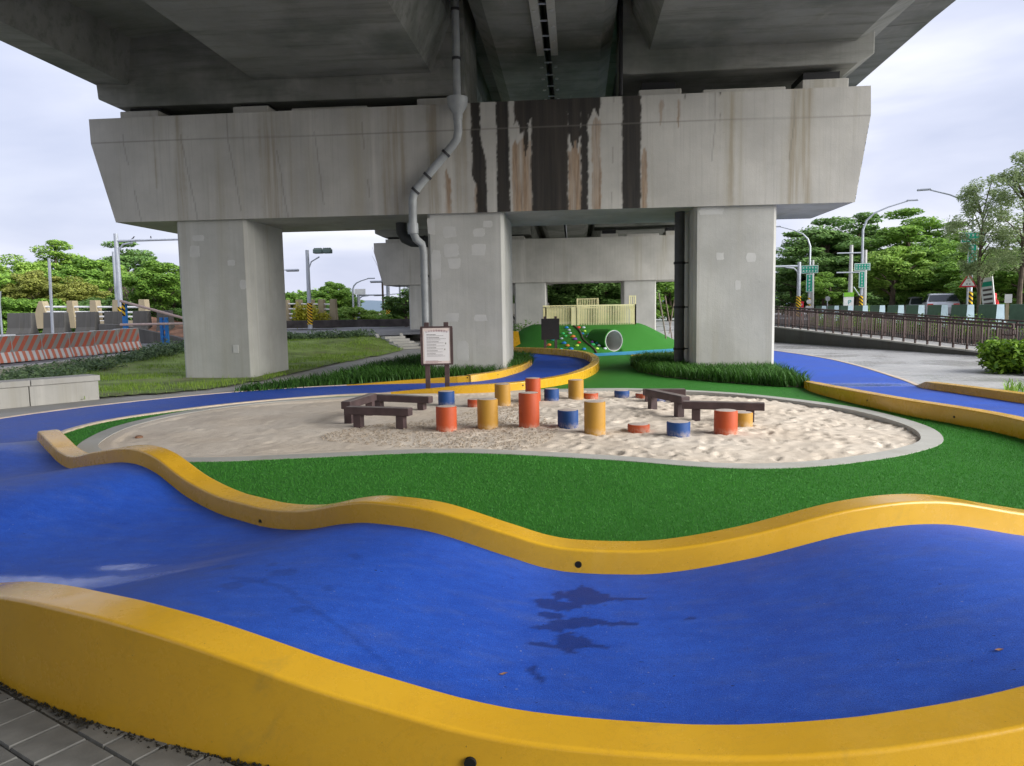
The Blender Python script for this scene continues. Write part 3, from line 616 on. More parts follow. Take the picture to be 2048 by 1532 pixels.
# repair patches on the columns
def patch(px0, py0, px1, py1, dy=0.0):
    a, b = atY(px0, py1, YF+.1), atY(px1, py0, YF+.1); cx, cz = (a.x+b.x)/2, (a.z+b.z)/2; w, h = (b.x-a.x)/2, (b.z-a.z)/2
    pts = []
    for k in range(18):
        t = 2*PI*k/18; c_, s_ = math.cos(t), math.sin(t); e_ = .35
        u = math.copysign(abs(c_)**e_, c_); v = math.copysign(abs(s_)**e_, s_); r = 1+random.uniform(-.14, .08)
        pts.append((cx+u*w*r, cz+v*h*r))
    MB().extrude(pts, lambda u, v, q: (u, q, v), YF+.098, YF+.12).build('repair_patch', M['patch'], p1)
for q in [(885, 452, 912, 476), (946, 456, 970, 474), (966, 441, 985, 455), (888, 487, 918, 514), (942, 487, 971, 512), (896, 516, 921, 538), (893, 626, 918, 644), (948, 628, 974, 643), (914, 680, 937, 722), (864, 500, 882, 560), (855, 436, 870, 470), (1398, 414, 1448, 430), (1432, 505, 1448, 520), (1492, 505, 1512, 524), (1470, 560, 1482, 580), (385, 470, 408, 482), (380, 490, 398, 515), (455, 520, 470, 532), (480, 560, 492, 578)]: patch(*q)
MB().box((-8.62, YF+.097, .75), (.14, .02, .2)).build('access_cover', M['patch'], p1)

LEFT = [(-12.35, 10.3), (-12.12, 7.5), (-11.2, 7.44), (-11.05, 8.55), (-8.7, 8.7), (-7.9, 7.42), (-3.45, 7.42), (-2.95, 8.6), (-2.95, 9.5), (-2.3, 9.5), (-2.3, 8.45), (-1.95, 8.22), (-.73, 8.2), (-.73, 9.95), (-12.0, 9.95), (-12.0, 10.3)]
RIGHT = [(-.57, 9.95), (-.57, 8.2), (.7, 8.22), (1.0, 8.45), (1.0, 9.5), (1.4, 9.5), (1.4, 8.6), (1.82, 7.72), (6.55, 7.72), (7.33, 8.1), (7.37, 8.42), (8.72, 8.5), (8.85, 8.6), (8.85, 10.3), (8.5, 10.3), (8.5, 9.95)]
STN = [(-46, 0), (20, 0), (46, -.8), (72, -1.2), (120, -1.6)]
def deck(poly, label, beams):
    t = thing('viaduct_deck', (0, 0, 0), label, 'bridge deck')
    n = len(poly)
    for k in range(len(STN)-1):
        (y0, d0), (y1, d1) = STN[k], STN[k+1]
        V = [(x, y0+.015, z+d0) for x, z in poly]+[(x, y1-.015, z+d1) for x, z in poly]
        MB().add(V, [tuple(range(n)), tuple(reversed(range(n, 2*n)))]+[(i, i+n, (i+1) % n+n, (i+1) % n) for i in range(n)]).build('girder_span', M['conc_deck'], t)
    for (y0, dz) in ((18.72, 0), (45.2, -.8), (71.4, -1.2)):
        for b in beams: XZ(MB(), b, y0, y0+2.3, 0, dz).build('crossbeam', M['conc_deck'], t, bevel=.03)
    return t
dl = deck(LEFT, 'left concrete deck of the viaduct with a deep edge girder', [[(-12.06, 7.52), (-12.03, 7.12), (-11.55, 6.9), (-2.62, 6.86), (-2.62, 9.4), (-12.06, 9.4)]])
dr = deck(RIGHT, 'right concrete deck of the viaduct with an overhanging edge', [[(1.16, 9.4), (1.16, 7.2), (1.4, 7.18), (6.6, 7.22), (6.98, 7.42), (6.98, 8.12), (6.98, 9.4)]])
# lips of the joint between the decks
for (x, t) in ((-.83, dl), (-.47, dr)):
    MB().box((x, -6, 8.15), (.18, 52, .09)).build('joint_lip', M['conc_col'], t)
    MB().box((x, 29, 8.1), (.18, 16, .09), M=Matrix.Rotation(-math.atan(.8/26), 3, 'X')).build('joint_lip', M['conc_col'], t)
MB().box((-.65, 10, 9.1), (.17, 90, .06)).build('added_slit_cover', M['black'], dl)  # added black cover that keeps sky light out of the slit
for k in range(16):
    y = 12+k*.95; z = 8.13-(max(0, y-20)*.8/26)
    MB().box((-.65, y, z), (.2, .03, .03)).build('joint_bolt_glimpse', M['steel'], dl)  # pale bars stand in for glimpses of daylight through the slit
    for x in (-.84, -.46): MB().lathe([(.05, -.03), (.05, 0)], (x, y+.3, z-.01), 10).build('joint_bolt_glimpse', M['conc_pale'], dl)
# drain pipe at the cap beam
t = thing('drain_pipe', (-3.72, 18.0, 0), 'grey drain pipe with a hopper zigzagging down the stained cap beam', 'pipe')
def PL(*a): return [(x+3.72, y-18.0, z) for x, y, z in a]
MB().tube(PL((-2.72, 18.05, 9.5), (-2.72, 18.05, 6.55)), .09, 14).build('upper_pipe', M['pipe'], t, True)
MB().lathe([(.11, 6.1), (.12, 6.25), (.24, 6.45), (.25, 6.62)], PL((-2.72, 18.05, 0))[0], 18).build('hopper', M['pipe'], t, True)
MB().tube(PL((-2.72, 18.05, 6.15), (-2.72, 18.07, 5.85), (-2.76, 18.1, 5.68), (-2.88, 18.15, 5.54), (-3.74, 18.16, 4.6), (-3.84, 18.16, 4.46), (-3.88, 18.16, 4.3), (-3.89, 18.16, 3.6)), .1, 14).build('elbow_pipe', M['pipe'], t, True)
MB().tube(PL((-3.89, 18.16, 3.75), (-3.89, 18.16, 3.5)), .13, 14).build('socket', M['pipe'], t, True)
MB().tube(PL((-3.89, 18.16, 3.55), (-3.84, 18.25, 3.38), (-3.74, 18.42, 3.28), (-3.71, 18.5, 3.1), (-3.71, 18.55, -.1)), .095, 14).build('down_pipe', M['pipe'], t, True)
for p in ((-3.04, 18.15, 5.37), (-3.5, 18.16, 4.86), (-3.8, 18.16, 4.52)):
    d = Vector((.68, 0, .74)).normalized(); q = Vector(PL(p)[0]); MB().tube([q-d*.03, q+d*.03], .118, 14).build('clamp', M['steel_dark'], t, True)
for p in ((-2.72, 18.05, 8.6), (-2.72, 18.05, 7.5), (-3.71, 18.55, 2.5), (-3.71, 18.55, 1.2)):
    q = Vector(PL(p)[0]); MB().tube([q-Vector((0, 0, .03)), q+Vector((0, 0, .03))], .11, 14).build('clamp', M['steel_dark'], t, True)
t = thing('drain_pipe', (-4.0, 19.9, 0), 'dark horizontal drain pipe under the cap beam left of the middle column', 'pipe')
MB().tube([(-.62, .2, 4.0), (-.62, .2, 3.75), (-.52, .2, 3.58), (-.35, .2, 3.5), (.42, .2, 3.46)], .15, 14).build('pipe', M['pipe_dark'], t, True)
MB().tube([(-.02, .2, 3.48), (.03, .2, 3.478)], .17, 14).build('clamp', M['steel_dark'], t, True)
t = thing('drain_pipe', (2.62, 19.3, 0), 'black vertical drain pipe on the left side of the right column', 'pipe')
MB().tube([(0, 0, -.1), (0, 0, 3.98)], .125, 14).build('pipe', M['pipe_dark'], t, True)
for z in (.55, 1.6, 2.7): MB().tube([(0, 0, z), (0, 0, z+.06)], .145, 14).build('clamp', M['black'], t, True); MB().box((.14, .0, z+.03), (.16, .03, .03)).build('bracket', M['steel_dark'], t)
t = thing('drain_pipe', (1.12, 18.45, 6.3), 'thin dark drain pipe hanging beside the right crossbeam above the stains', 'pipe')
MB().tube([(0, 0, .32), (0, 0, 3.3)], .05, 10).build('pipe', M['black'], t, True)

# ------------------------------------------------------------------ sand pit: stepping posts and balance beams
def post_mat(name, c):
    t = MT(name, .6, .35); n = t.noise(3, 5, .6); col = t.ramp(n, [(.3, tuple(q*.88 for q in c)), (.7, tuple(min(1, q*1.06) for q in c))])
    sp = t.n('ShaderNodeSeparateXYZ'); t.lk(t.co.outputs['Object'], sp.inputs[0])
    dust = t.math('MULTIPLY', t.rng(sp.outputs[2], 0.0, .1, .5, 0), t.rng(t.noise(18, 4), .35, .65)); col = t.mix(dust, col, (.55, .45, .35)); t.color(col)
    t.bump(t.noise(70, 3), .003, .3); return t.m
PC = {'red': post_mat('orange_red_rubber', (.45, .072, .018)), 'yel': post_mat('ochre_yellow_rubber', (.43, .225, .028)), 'blu': post_mat('blue_rubber', (.012, .058, .21))}
M['post_top'] = plain('sandy_post_top', (.5, .43, .38), .9, .15, 20, dirt=(.6, .52, .42))
def step_post(px, yb, yt, w, col, label):
    p = at(px, yb, -.03); dist = math.hypot(p.x, p.y); r = w/2*dist/F_PX; r = max(.135, min(.152, r)); h = (yb-yt)*dist/F_PX*.985-.02
    t = thing('stepping_post', (p.x, p.y+r*.4, -.03), label, 'post', 'stepping posts in the sand')
    MB().lathe([(r, -.15), (r, h-.014), (r-.004, h-.004), (r-.014, h)], n=40).build('post_body', PC[col], t, True)
    MB().lathe([(r-.016, h-.01), (r-.016, h+.0015), (r-.03, h+.004)], n=36).build('post_top', M['post_top'], t, True)
for a in [
    (892, 862, 809, 42, 'red', 'orange-red post in front of the leftmost blue post'), (892, 812, 780, 33, 'blu', 'leftmost blue post in the sand, half hidden behind an orange-red one'),
    (950, 815, 796, 30, 'red', 'low orange-red post mostly hidden behind the leftmost yellow post'), (975, 857, 794, 42, 'yel', 'leftmost yellow post, standing right of the front orange-red post'),
    (1005, 812, 765, 32, 'yel', 'far yellow post in the back row left of the tall orange-red pair'), (1058, 856, 781, 42, 'red', 'tallest orange-red post in the middle of the sand pit'),
    (1066, 806, 753, 31, 'red', 'far orange-red post peeking over the tallest orange-red one'), (1103, 804, 775, 30, 'blu', 'small far blue post between the tall orange-red and a far yellow post'),
    (1136, 855, 817, 42, 'blu', 'dark blue post left of the tallest yellow post'), (1152, 800, 757, 31, 'yel', 'far yellow post at the back edge right of a small blue post'),
    (1190, 867, 799, 43, 'yel', 'tallest yellow post in the front row'), (1182, 798, 784, 29, 'red', 'low far orange-red post beside the far right yellow post'),
    (1278, 863, 846, 44, 'red', 'lowest orange-red post in the front row, almost a disc'), (1244, 796, 779, 30, 'blu', 'low far blue post standing alone near the back rim'),
    (1358, 872, 841, 46, 'blu', 'wide low blue post in front of the right balance beams'), (1453, 867, 819, 48, 'red', 'rightmost orange-red post at the end of the front row'),
    (1487, 852, 823, 36, 'yel', 'low yellow post peeking out behind the rightmost orange-red post'), (1286, 797, 785, 28, 'red', 'low orange-red post behind the left end of the right balance beams'),
    (1318, 802, 789, 28, 'blu', 'low blue post seen under the right raised balance beam')]: step_post(*a)
def balance_beam(b0, b1, top, e0, e1, label):
    A, B = at(*b0, -.03), at(*b1, -.03); d = (B-A); Ln = d.length; ang = math.atan2(d.y, d.x)
    t = thing('balance_beam', (A.x, A.y, -.03), label, 'balance beam', 'balance beams in the sand', ang)
    for x in (0, Ln): MB().box((x, 0, top/2-.07), (.12, .12, top+.15)).build('leg', M['wood'], t, bevel=.008)
    bm_ = MB().box((Ln/2+(e1-e0)/2, 0, top+.06), (Ln+e0+e1, .15, .11)).build('beam', M['wood'], t, bevel=.01)
    MB().box((Ln/2+(e1-e0)/2, 0, top+.1165), (Ln+e0+e1-.03, .125, .006)).build('worn_top', M['wood_end'], bm_)
balance_beam((699, 847), (741, 831), .23, .12, .12, 'raised brown balance beam pointing away at the left end of the sand pit')
balance_beam((759, 816), (844, 820), .12, .1, .18, 'brown balance beam behind the others in the left group')
balance_beam((718, 855), (803, 858), .19, .18, .15, 'front brown balance beam of the left group')
balance_beam((1305, 817), (1358, 831), .2, .14, .2, 'raised brown balance beam pointing to the camera in the right group')
balance_beam((1392, 838), (1500, 841), .15, .2, .2, 'long low brown balance beam at the right of the sand pit')
balance_beam((1297, 802), (1348, 802), .1, .1, .2, 'short brown balance beam at the back of the right group')

# ------------------------------------------------------------------ notice boards
def text_mesh(body, size, mat, name='lettering'):
    cu = bpy.data.curves.new(name, 'FONT'); cu.body = body; cu.size = size; cu.align_x = 'CENTER'; cu.align_y = 'CENTER'
    o = bpy.data.objects.new(name, cu); COL.objects.link(o); bpy.context.view_layer.update()
    me = bpy.data.meshes.new_from_object(o.evaluated_get(bpy.context.evaluated_depsgraph_get())); bpy.data.objects.remove(o); me.materials.clear(); me.materials.append(mat); return me
M['ink'] = plain('dark_print', (.08, .06, .06), .6); M['ink_purple'] = plain('purple_print', (.24, .09, .14), .6); M['paper'] = plain('peach_notice_panel', (.72, .62, .58), .5, .04, 2)
M['paper_white'] = plain('pale_notice_centre', (.74, .73, .74), .5, .03, 2); M['board_back'] = plain('dark_board_back', (.018, .015, .016), .6)
def notice(loc, rz, label, front, H=1.43):
    t = thing('notice_board', loc, label, 'sign', None, rz)
    for x in (-.2, .19): MB().box((x, 0, H/2-.02), (.095, .08, H)).build('post', M['wood'], t, bevel=.006)
    z0, z1 = H-.86, H-.115; w = .32
    fr = MB()
    for (c, d) in (((0, -.06, z1), (2*w, .04, .03)), ((0, -.06, z0), (2*w, .04, .03)), ((-w+.02, -.06, (z0+z1)/2), (.05, .04, z1-z0-.03)), ((w-.02, -.06, (z0+z1)/2), (.05, .04, z1-z0-.03))): fr.box(c, d)
    fr.build('frame', M['wood'], t)
    pn = MB().box((0, -.058, (z0+z1)/2), (2*w-.08, .02, z1-z0-.03)).build('panel', M['paper'] if front else M['board_back'], t)
    if not front:
        MB().box((0, .035, (z0+z1)/2), (2*w+.02, .02, z1-z0+.02)).build('back_panel', M['board_back'], t); return
    MB().box((0, -.0695, (z0+z1)/2-.01), (2*w-.14, .004, z1-z0-.15)).build('print_field', M['paper_white'], t)
    y = -.0735
    for k, ch in enumerate('公共兒童遊戲場須知'):
        u = (k-4)/4; me_ = text_mesh(ch, .045, M['ink_purple']); link('lettering', me_, pn, (u*.2, y, z1-.075-.022*u*u), (PI/2, -u*.2*-1, 0))
    z = z1-.15; rr = random.Random(3)
    for k in range(16):
        if k in (2, 5, 7, 9, 11, 13): z -= .012
        bold = k in (0, 2, 5, 7, 9, 11, 13); x = -.2; end = -.2+rr.uniform(.16, .24) if bold else -.2+rr.uniform(.26, .4); mbt = MB()
        while x < end:
            l = rr.uniform(.007, .016); mbt.box((x+l/2, y, z), (l, .001, .011 if bold else .006)); x += l+.004
        mbt.build('text_line', M['ink'], pn)['kind'] = 'stuff'; z -= .024
    for q in range(3):
        mbt = MB(); x = -.22
        while x < .02+.06*(q == 1): l = rr.uniform(.007, .014); mbt.box((x+l/2, y, z0+.07-q*.018), (l, .001, .006)); x += l+.004
        mbt.build('text_line', M['ink_purple'], pn)['kind'] = 'stuff'
    for (x, z) in ((.18, z1-.33), (.16, z1-.45)): MB().box((x, -.0737, z), (.05, .0012, .06)).build('picture', M['white'], pn); MB().box((x, -.0747, z), (.014, .001, .03)).build('picture_mark', M['ink'], pn)
notice((-2.78, 14.95, 0), .12, 'brown framed notice board with a printed panel behind the sand pit', True)
p = at(1101, 707, 0); notice((p.x, p.y, 0), PI+.08, 'dark back of a notice board standing before the green mound', False, 1.38)

# ------------------------------------------------------------------ green mound with tunnel, holds and fence
mc = Vector((.7, 31.8, 0))
base = cr([(-2.75, 29.4), (-1.9, 28.3), (-.6, 27.35), (.6, 27.15), (1.6, 27.9), (2.9, 29.0), (4.15, 30.1), (4.7, 32), (4.2, 34.5), (2, 36.2), (-1, 36.2), (-3, 34.8), (-3.6, 32), (-3.3, 30.4)], 5, True)
topl = cr([(-1.45, 31.1), (-1.0, 30.75), (-.3, 30.6), (.5, 30.5), (1.2, 30.5), (1.9, 30.6), (2.45, 30.9), (2.75, 32), (2.6, 33.5), (1.6, 34.3), (-.6, 34.3), (-1.7, 33.5), (-1.9, 32), (-1.75, 31.4)], 5, True)
V = []; K = 9; n = len(base); MZ = .95
def prof_m(u): return float(np.interp(u, [0, .06, .2, .5, .8, .93, 1], [-.02, .045, .17, .5, .83, .955, MZ/.95]))*.95
for k in range(K+1):
    u = k/K
    for a, b in zip(base, topl): V.append((a[0]*(1-u)+b[0]*u, a[1]*(1-u)+b[1]*u, prof_m(u)))
Fq = [(k*n+i, k*n+(i+1) % n, (k+1)*n+(i+1) % n, (k+1)*n+i) for k in range(K) for i in range(n)]+[tuple(range(K*n, K*n+n))]
t_m = thing('climbing_mound', mc, 'green turfed climbing mound with a tunnel behind the sand pit', 'mound')
V = [(x-mc.x, y-mc.y, z) for x, y, z in V]
hill = MB().add(V, Fq).build('turf_hill', M['turf'], t_m, True, sharp=60)
from mathutils.bvhtree import BVHTree
bvh = BVHTree.FromPolygons([Vector(v) for v in V], [list(f) for f in Fq])
# tunnel: a turf covered collar pointing to the right, with a pale pipe inside
tp = at(1235, 704, .0)-mc; tp.z = .41; ax = Vector((.55, -.835, 0)).normalized(); tp -= ax*.2; back = tp-ax*1.15
def ring(name, r0, r1, a, b, mat, n=32):
    up = Vector((0, 0, 1)); sd = ax.cross(up); V = []
    for (r, c) in ((r0, a), (r1, a), (r1, b), (r0, b)):
        for j in range(n):
            q = 2*PI*j/n; V.append(c+(sd*math.cos(q)+up*math.sin(q))*r)
    Fc = [(k*n+j, k*n+(j+1) % n, ((k+1) % 4)*n+(j+1) % n, ((k+1) % 4)*n+j) for k in range(4) for j in range(n)]
    return MB().add(V, Fc).build(name, mat, t_m, True)
cut = MB().tube([back+ax*.03, tp+ax*.3], .435, 32).build('cutter', M['turf'], None); cut.location = mc
md = hill.modifiers.new('cut', 'BOOLEAN'); md.operation = 'DIFFERENCE'; md.object = cut; md.solver = 'EXACT'; bpy.context.view_layer.update()
_me = bpy.data.meshes.new_from_object(hill.evaluated_get(bpy.context.evaluated_depsgraph_get())); hill.modifiers.clear(); hill.data = _me; bpy.data.objects.remove(cut)
ring('tunnel_collar', .40, .44, tp, back, M['turf']); ring('tunnel_pipe', .37, .398, tp-ax*.01, back, M['conc_pale'])
MB().add([back+ax*.02+(ax.cross(Vector((0, 0, 1)))*math.cos(2*PI*j/24)+Vector((0, 0, 1))*math.sin(2*PI*j/24))*.39 for j in range(24)], [tuple(range(24))]).build('tunnel_end', M['conc_pale'], t_m)
HC = [((.75, .07, .04), 'red'), ((.03, .22, .6), 'blue'), ((.45, .75, .1), 'lime'), ((.05, .55, .55), 'teal'), ((.75, .25, .05), 'orange'), ((.5, .55, .6), 'grey'), ((.25, .08, .45), 'purple'), ((.05, .5, .15), 'green')]
HM = [plain('climbing_hold_'+n_, c, .5, .05) for c, n_ in HC]
hm = MB().lathe([(.03, -.02), (.05, 0), (.048, .02), (.03, .04), (.01, .048)], n=10)
def on_mound(px, py):
    o_ = Vector((0, 0, EYE))-mc; d = Vector(ray(px, py)).normalized(); return bvh.ray_cast(o_, d)
for (px, py, c) in [(1133, 656, 1), (1157, 656, 0), (1169, 663, 2), (1165, 668, 1), (1179, 670, 3), (1126, 668, 7), (1131, 673, 7), (1146, 674, 4), (1150, 679, 6), (1106, 680, 3), (1123, 678, 5), (1128, 687, 1), (1158, 686, 0), (1098, 691, 4), (1135, 692, 4), (1154, 692, 2), (1122, 700, 3), (1142, 699, 1), (1168, 699, 1), (1180, 674, 5), (1195, 687, 3), (1198, 692, 5), (1194, 698, 2), (1184, 685, 6), (1138, 661, 5), (1140, 667, 5), (1210, 698, 5), (1100, 700, 5), (1186, 690, 7), (1167, 656, 5), (1176, 674, 5)]:
    h = on_mound(px, py)
    if h[0] is None: continue
    o = hm.build('climbing_hold', HM[c], t_m, True, loc=h[0]+h[1]*.01); o.rotation_euler = h[1].to_track_quat('Z', 'Y').to_euler(); s = random.uniform(1.0, 1.5); o.scale = (s*1.35, s, s)
rp_ = []
for k in range(26):
    u = k/25; px, py = 1148+u*44+3*math.sin(u*9), 652+u*55; h = on_mound(px, py)
    if h[0] is not None: rp_.append(h[0]+h[1]*.02)
o = MB().tube([q+mc for q in rp_], .028, 8).build('climbing_rope', M['bark'], None, True); tag(o, 'dark knotted rope lying down the green mound', 'rope')
# cream fence round the top
t_f = thing('mound_fence', (0.6, 31.6, .9), 'cream slatted fence round the top of the green mound', 'fence')
slat_m = MB().box((0, 0, .4), (.028, .024, .8)); sl0 = None
def fence_run(a, b, h0=.0, h=.82, n=None):
    global sl0
    a, b = Vector(a), Vector(b); L = (b-a).length; n = n or int(L/.068)
    for k in range(n+1):
        p = a.lerp(b, k/max(1, n))-Vector((.6, 31.6, .9)); p.z += h0
        if sl0 is None: sl0 = slat_m.build('slat', M['cream'], t_f, loc=p); o = sl0
        else: o = sl0.copy(); COL.objects.link(o); o.parent = t_f; o.location = p
        o.scale = (1, 1, h/.8)
    for z in (h0+.03, h0+h): MB().bar(a-Vector((.6, 31.6, .9))+Vector((0, 0, z)), b-Vector((.6, 31.6, .9))+Vector((0, 0, z)), .045, .04).build('rail', M['cream'], t_f)
    for q in (a, b): MB().box(q-Vector((.6, 31.6, .9))+Vector((0, 0, h0+h/2)), (.055, .055, h+.05)).build('fence_post', M['cream'], t_f)
A_, B_, C_, D_ = (-1.2, 31.15, .9), (.1, 30.75, .9), (.35, 30.7, .9), (2.45, 30.95, .9)
fence_run(A_, B_, 0, .78); fence_run((.12, 30.74, .9), D_, 0, .84); fence_run(D_, (2.45, 33.6, .9), 0, .86); fence_run((-1.2, 31.15, .9), (-1.4, 33.6, .9), 0, .8); fence_run((-1.4, 33.6, .9), (2.45, 33.6, .9), 0, .86)
fence_run((.1, 31.5, .9), (.95, 31.4, .9), .72, .4); fence_run((2.25, 31.4, .9), (2.48, 31.4, .9), .7, .5)
MB().box((-.05-.6, 30.76-31.6, .4), (.2, .03, .78)).build('gate_panel', M['cream'], t_f)
# coloured bands in front of the mound
M['skyblue'] = plain('light_blue_coating', (.05, .33, .58), .5, .08, 1); M['yellow_flat'] = M['yellow']
def band(name, pts, mat, z=.006): return sheet(name, [tuple(at(*p, z)[:2]) for p in pts], z, mat)
band('light_blue_path', [(1110, 712), (1180, 713), (1230, 710.5), (1290, 708), (1360, 704), (1460, 700), (1460, 690), (1360, 694), (1290, 699.5), (1230, 704.5), (1180, 707), (1110, 708)], M['skyblue'], .006)
band('red_path_patch', [(1128, 715), (1176, 714), (1170, 711.5), (1128, 711.5)], M['red'], .010)
band('yellow_path_patch', [(1262, 712), (1300, 711), (1365, 706), (1365, 703.5), (1300, 706.5), (1262, 709.5)], M['yellow'], .010)
MB().add([(-3.1, 29.2, 0.02), (-2.1, 29.3, .03), (-2.3, 30.4, .75), (-4.6, 31.2, .75), (-5.2, 29.8, .02)], [(0, 1, 2, 3, 4)]).build('yellow_ramp', M['yellow'], None)
tag(bpy.data.objects['yellow_ramp'], 'yellow sloping ramp at the left foot of the green mound', 'ramp')

# ------------------------------------------------------------------ planting beds and grass
def blades(name, P, Z, hmin, hmax, wdt, mat, bend=.5, seg=3, label=None, hs=None):
    n = len(P); a = RNG.uniform(0, 2*PI, n); H = RNG.uniform(hmin, hmax, n)*(1 if hs is None else hs); Wd = RNG.uniform(.6, 1.2, n)*wdt; bd = RNG.uniform(.25, 1, n)*bend*H
    V = np.zeros((n, (seg+1)*2, 3))
    for k in range(seg+1):
        u = k/seg; w = Wd*(1-u**2*.93); x = P[:, 0]+np.cos(a)*bd*u*u; y = P[:, 1]+np.sin(a)*bd*u*u; z = Z+H*(u-.32*bend*u**3)
        for s_, j in ((-1, 0), (1, 1)):
            V[:, 2*k+j, 0] = x-np.sin(a)*w*s_; V[:, 2*k+j, 1] = y+np.cos(a)*w*s_; V[:, 2*k+j, 2] = z
    m_ = (seg+1)*2; f = np.array([(2*k, 2*k+1, 2*k+3, 2*k+2) for k in range(seg)]); Fq = (np.arange(n)[:, None, None]*m_+f[None]).reshape(-1, 4)
    o = link(name, npmesh(name, V.reshape(-1, 3), Fq, mat)); tag(o, label, kind='stuff'); return o
bedL = [(-7.1, 14.9), (-5.75, 15.95), (-4.6, 16.95), (-3.4, 17.35), (-2.5, 17.6), (-1.75, 18.25), (-1.35, 19.6), (-1.2, 21.5), (-1.5, 23.6), (-3.4, 24.2), (-4.6, 24.4), (-5.0, 22.5), (-5.3, 20.2), (-5.55, 18.6), (-6.0, 17.2), (-7.1, 15.4)]
bedR = [(1.55, 21.5), (1.6, 19.2), (2.1, 17.7), (3.1, 16.4), (4.2, 15.35), (4.62, 15.2), (4.75, 17.0), (5.0, 20.5), (5.0, 23), (4, 24), (2.2, 23.4)]
for bd_, nn in ((bedL, 21000), (bedR, 17000)):
    sheet('planting_soil', bd_, .012, M['earth'])
    q = scatter(bd_, nn); ok = np.ones(len(q), bool)
    for (a, b) in COLX: ok &= ~((q[:, 0] > a-.04) & (q[:, 0] < b+.04) & (q[:, 1] > YF+.06) & (q[:, 1] < YF+2.6))
    q = q[ok]
    blades('strap_leaf_bed', q, .01, .2, .46, .012, M['strap_leaf'], .85, 4, 'dark green strap leaved plants round the '+('middle' if bd_ is bedL else 'right')+' column', hs=np.clip(np.minimum(.45+(q[:, 1]-14.8)*.16, 1.25), .45, 1.15)*np.where(np.abs(q[:, 0]) < 30, 1, 1) if bd_ is bedL else None)
def bank_z(x, y):
    return .45*smooth01((-np.asarray(x)-6.6-(32-np.asarray(y))*.42)/4.0)*smooth01((np.asarray(y)-19)/12)+.012
# left lawn as a height field
xs2 = np.arange(-15.6, -4.4, .2); ys2 = np.arange(12.4, 35.2, .2); X2, Y2 = np.meshgrid(xs2, ys2, indexing='ij')
lawn = cr([(-9.35, 14.1), (-8.1, 15.35), (-7.7, 16.5), (-7.55, 18.2), (-7.55, 20.2), (-7.5, 22.8), (-7.3, 25.5), (-7.1, 28.5), (-7.2, 31.0), (-8.0, 33.2), (-8.9, 34.6), (-15.4, 34.8), (-15.4, 18), (-12.6, 12.6), (-9.9, 13.6)], 4, True)
m_in = inside(np.stack([X2.ravel(), Y2.ravel()], 1), lawn).reshape(X2.shape); ny = len(ys2)
Z2 = bank_z(X2, Y2)+.02*vnoise(X2, Y2, .8, 9)*smooth01((Y2-14)/3)+.015
keep = m_in[:-1, :-1] & m_in[1:, :-1] & m_in[1:, 1:] & m_in[:-1, 1:]; I, J = np.nonzero(keep); qd = I*ny+J
Fq = np.stack([qd, qd+ny, qd+ny+1, qd+1], 1); used = np.unique(Fq); rm = np.zeros(X2.size, int); rm[used] = np.arange(len(used))
M['lawn'] = plain('lawn_ground', (.2, .28, .06), .95, .35, 1.2, dirt=(.2, .16, .09))
tag(link('lawn', npmesh('lawn', np.stack([X2.ravel(), Y2.ravel(), Z2.ravel()], 1)[used], rm[Fq], M['lawn'], True)), kind='structure')
q = scatter(lawn, 70000); d = RNG.uniform(size=len(q)) < np.clip(.35+vnoise(q[:, 0], q[:, 1], .9, 21)*.9, .06, 1); q = q[d]
q = q[~((q[:, 0] > -10.1) & (q[:, 0] < -8.1) & (q[:, 1] > YF+.05) & (q[:, 1] < YF+2.6))]
blades('lawn_grass', q, bank_z(q[:, 0], q[:, 1])+.01, .05, .13, .006, M['grass'], .6, 2, 'patchy green lawn grass on the left bank')

def leaf_cloud(C, Rr, n, size, rng, flat=.5):          # C cluster centres (k,3), Rr radii (k,3)
    k = rng.integers(0, len(C), n); d = rng.normal(size=(n, 3)); d /= np.linalg.norm(d, axis=1)[:, None]; r = rng.uniform(.35, 1, n)**.6
    P = C[k]+d*r[:, None]*Rr[k]
    nrm = d*.6+rng.normal(size=(n, 3))*.5; nrm[:, 2] = np.abs(nrm[:, 2])+flat; nrm /= np.linalg.norm(nrm, axis=1)[:, None]
    u = np.cross(nrm, rng.normal(size=(n, 3))); u /= np.linalg.norm(u, axis=1)[:, None]; v = np.cross(nrm, u)
    s = rng.uniform(.6, 1.25, n)[:, None]*size
    Q = np.stack([P-u*s, P-v*s*.45, P+u*s, P+v*s*.45], 1)
    return Q.reshape(-1, 3), np.arange(4*n).reshape(-1, 4)
def hedge(name, path, w, h, n, size, mat, label, zf=lambda x, y: 0.0, kind='stuff', cat=None):
    P = np.array(path, float); L = np.r_[0, np.cumsum(np.hypot(*np.diff(P, axis=0).T))]; k = max(6, int(L[-1]/.35)); C = []; Rr = []
    for s in RNG.uniform(0, L[-1], k*2):
        x, y = np.interp(s, L, P[:, 0])+RNG.normal(0, w*.22), np.interp(s, L, P[:, 1])+RNG.normal(0, w*.22); r = RNG.uniform(.55, 1.15)
        C.append((x, y, zf(x, y)+h*.45*r)); Rr.append((w*.38, w*.38, h*.55*r))
    V, Fq = leaf_cloud(np.array(C), np.array(Rr), n, size, RNG)
    o = link(name, npmesh(name, V, Fq, mat)); tag(o, label, cat, kind=kind); return o
BZ = lambda x, y: float(bank_z(x, y))
hedge('low_hedge', [(-12.6, 15.8), (-13.6, 17.5), (-14.3, 20), (-14.5, 23), (-14.3, 27.5)], 1.3, .42, 9000, .06, M['leaf_hedge'], 'low grey-green hedge in front of the left kerb wall', BZ)
hedge('low_hedge', [(-13.8, 29.5), (-12, 32.2), (-10.5, 33.6), (-9.3, 34.6)], 1.1, .38, 6500, .06, M['leaf_hedge'], 'low grey-green hedge on top of the bank between the left and middle columns', BZ)
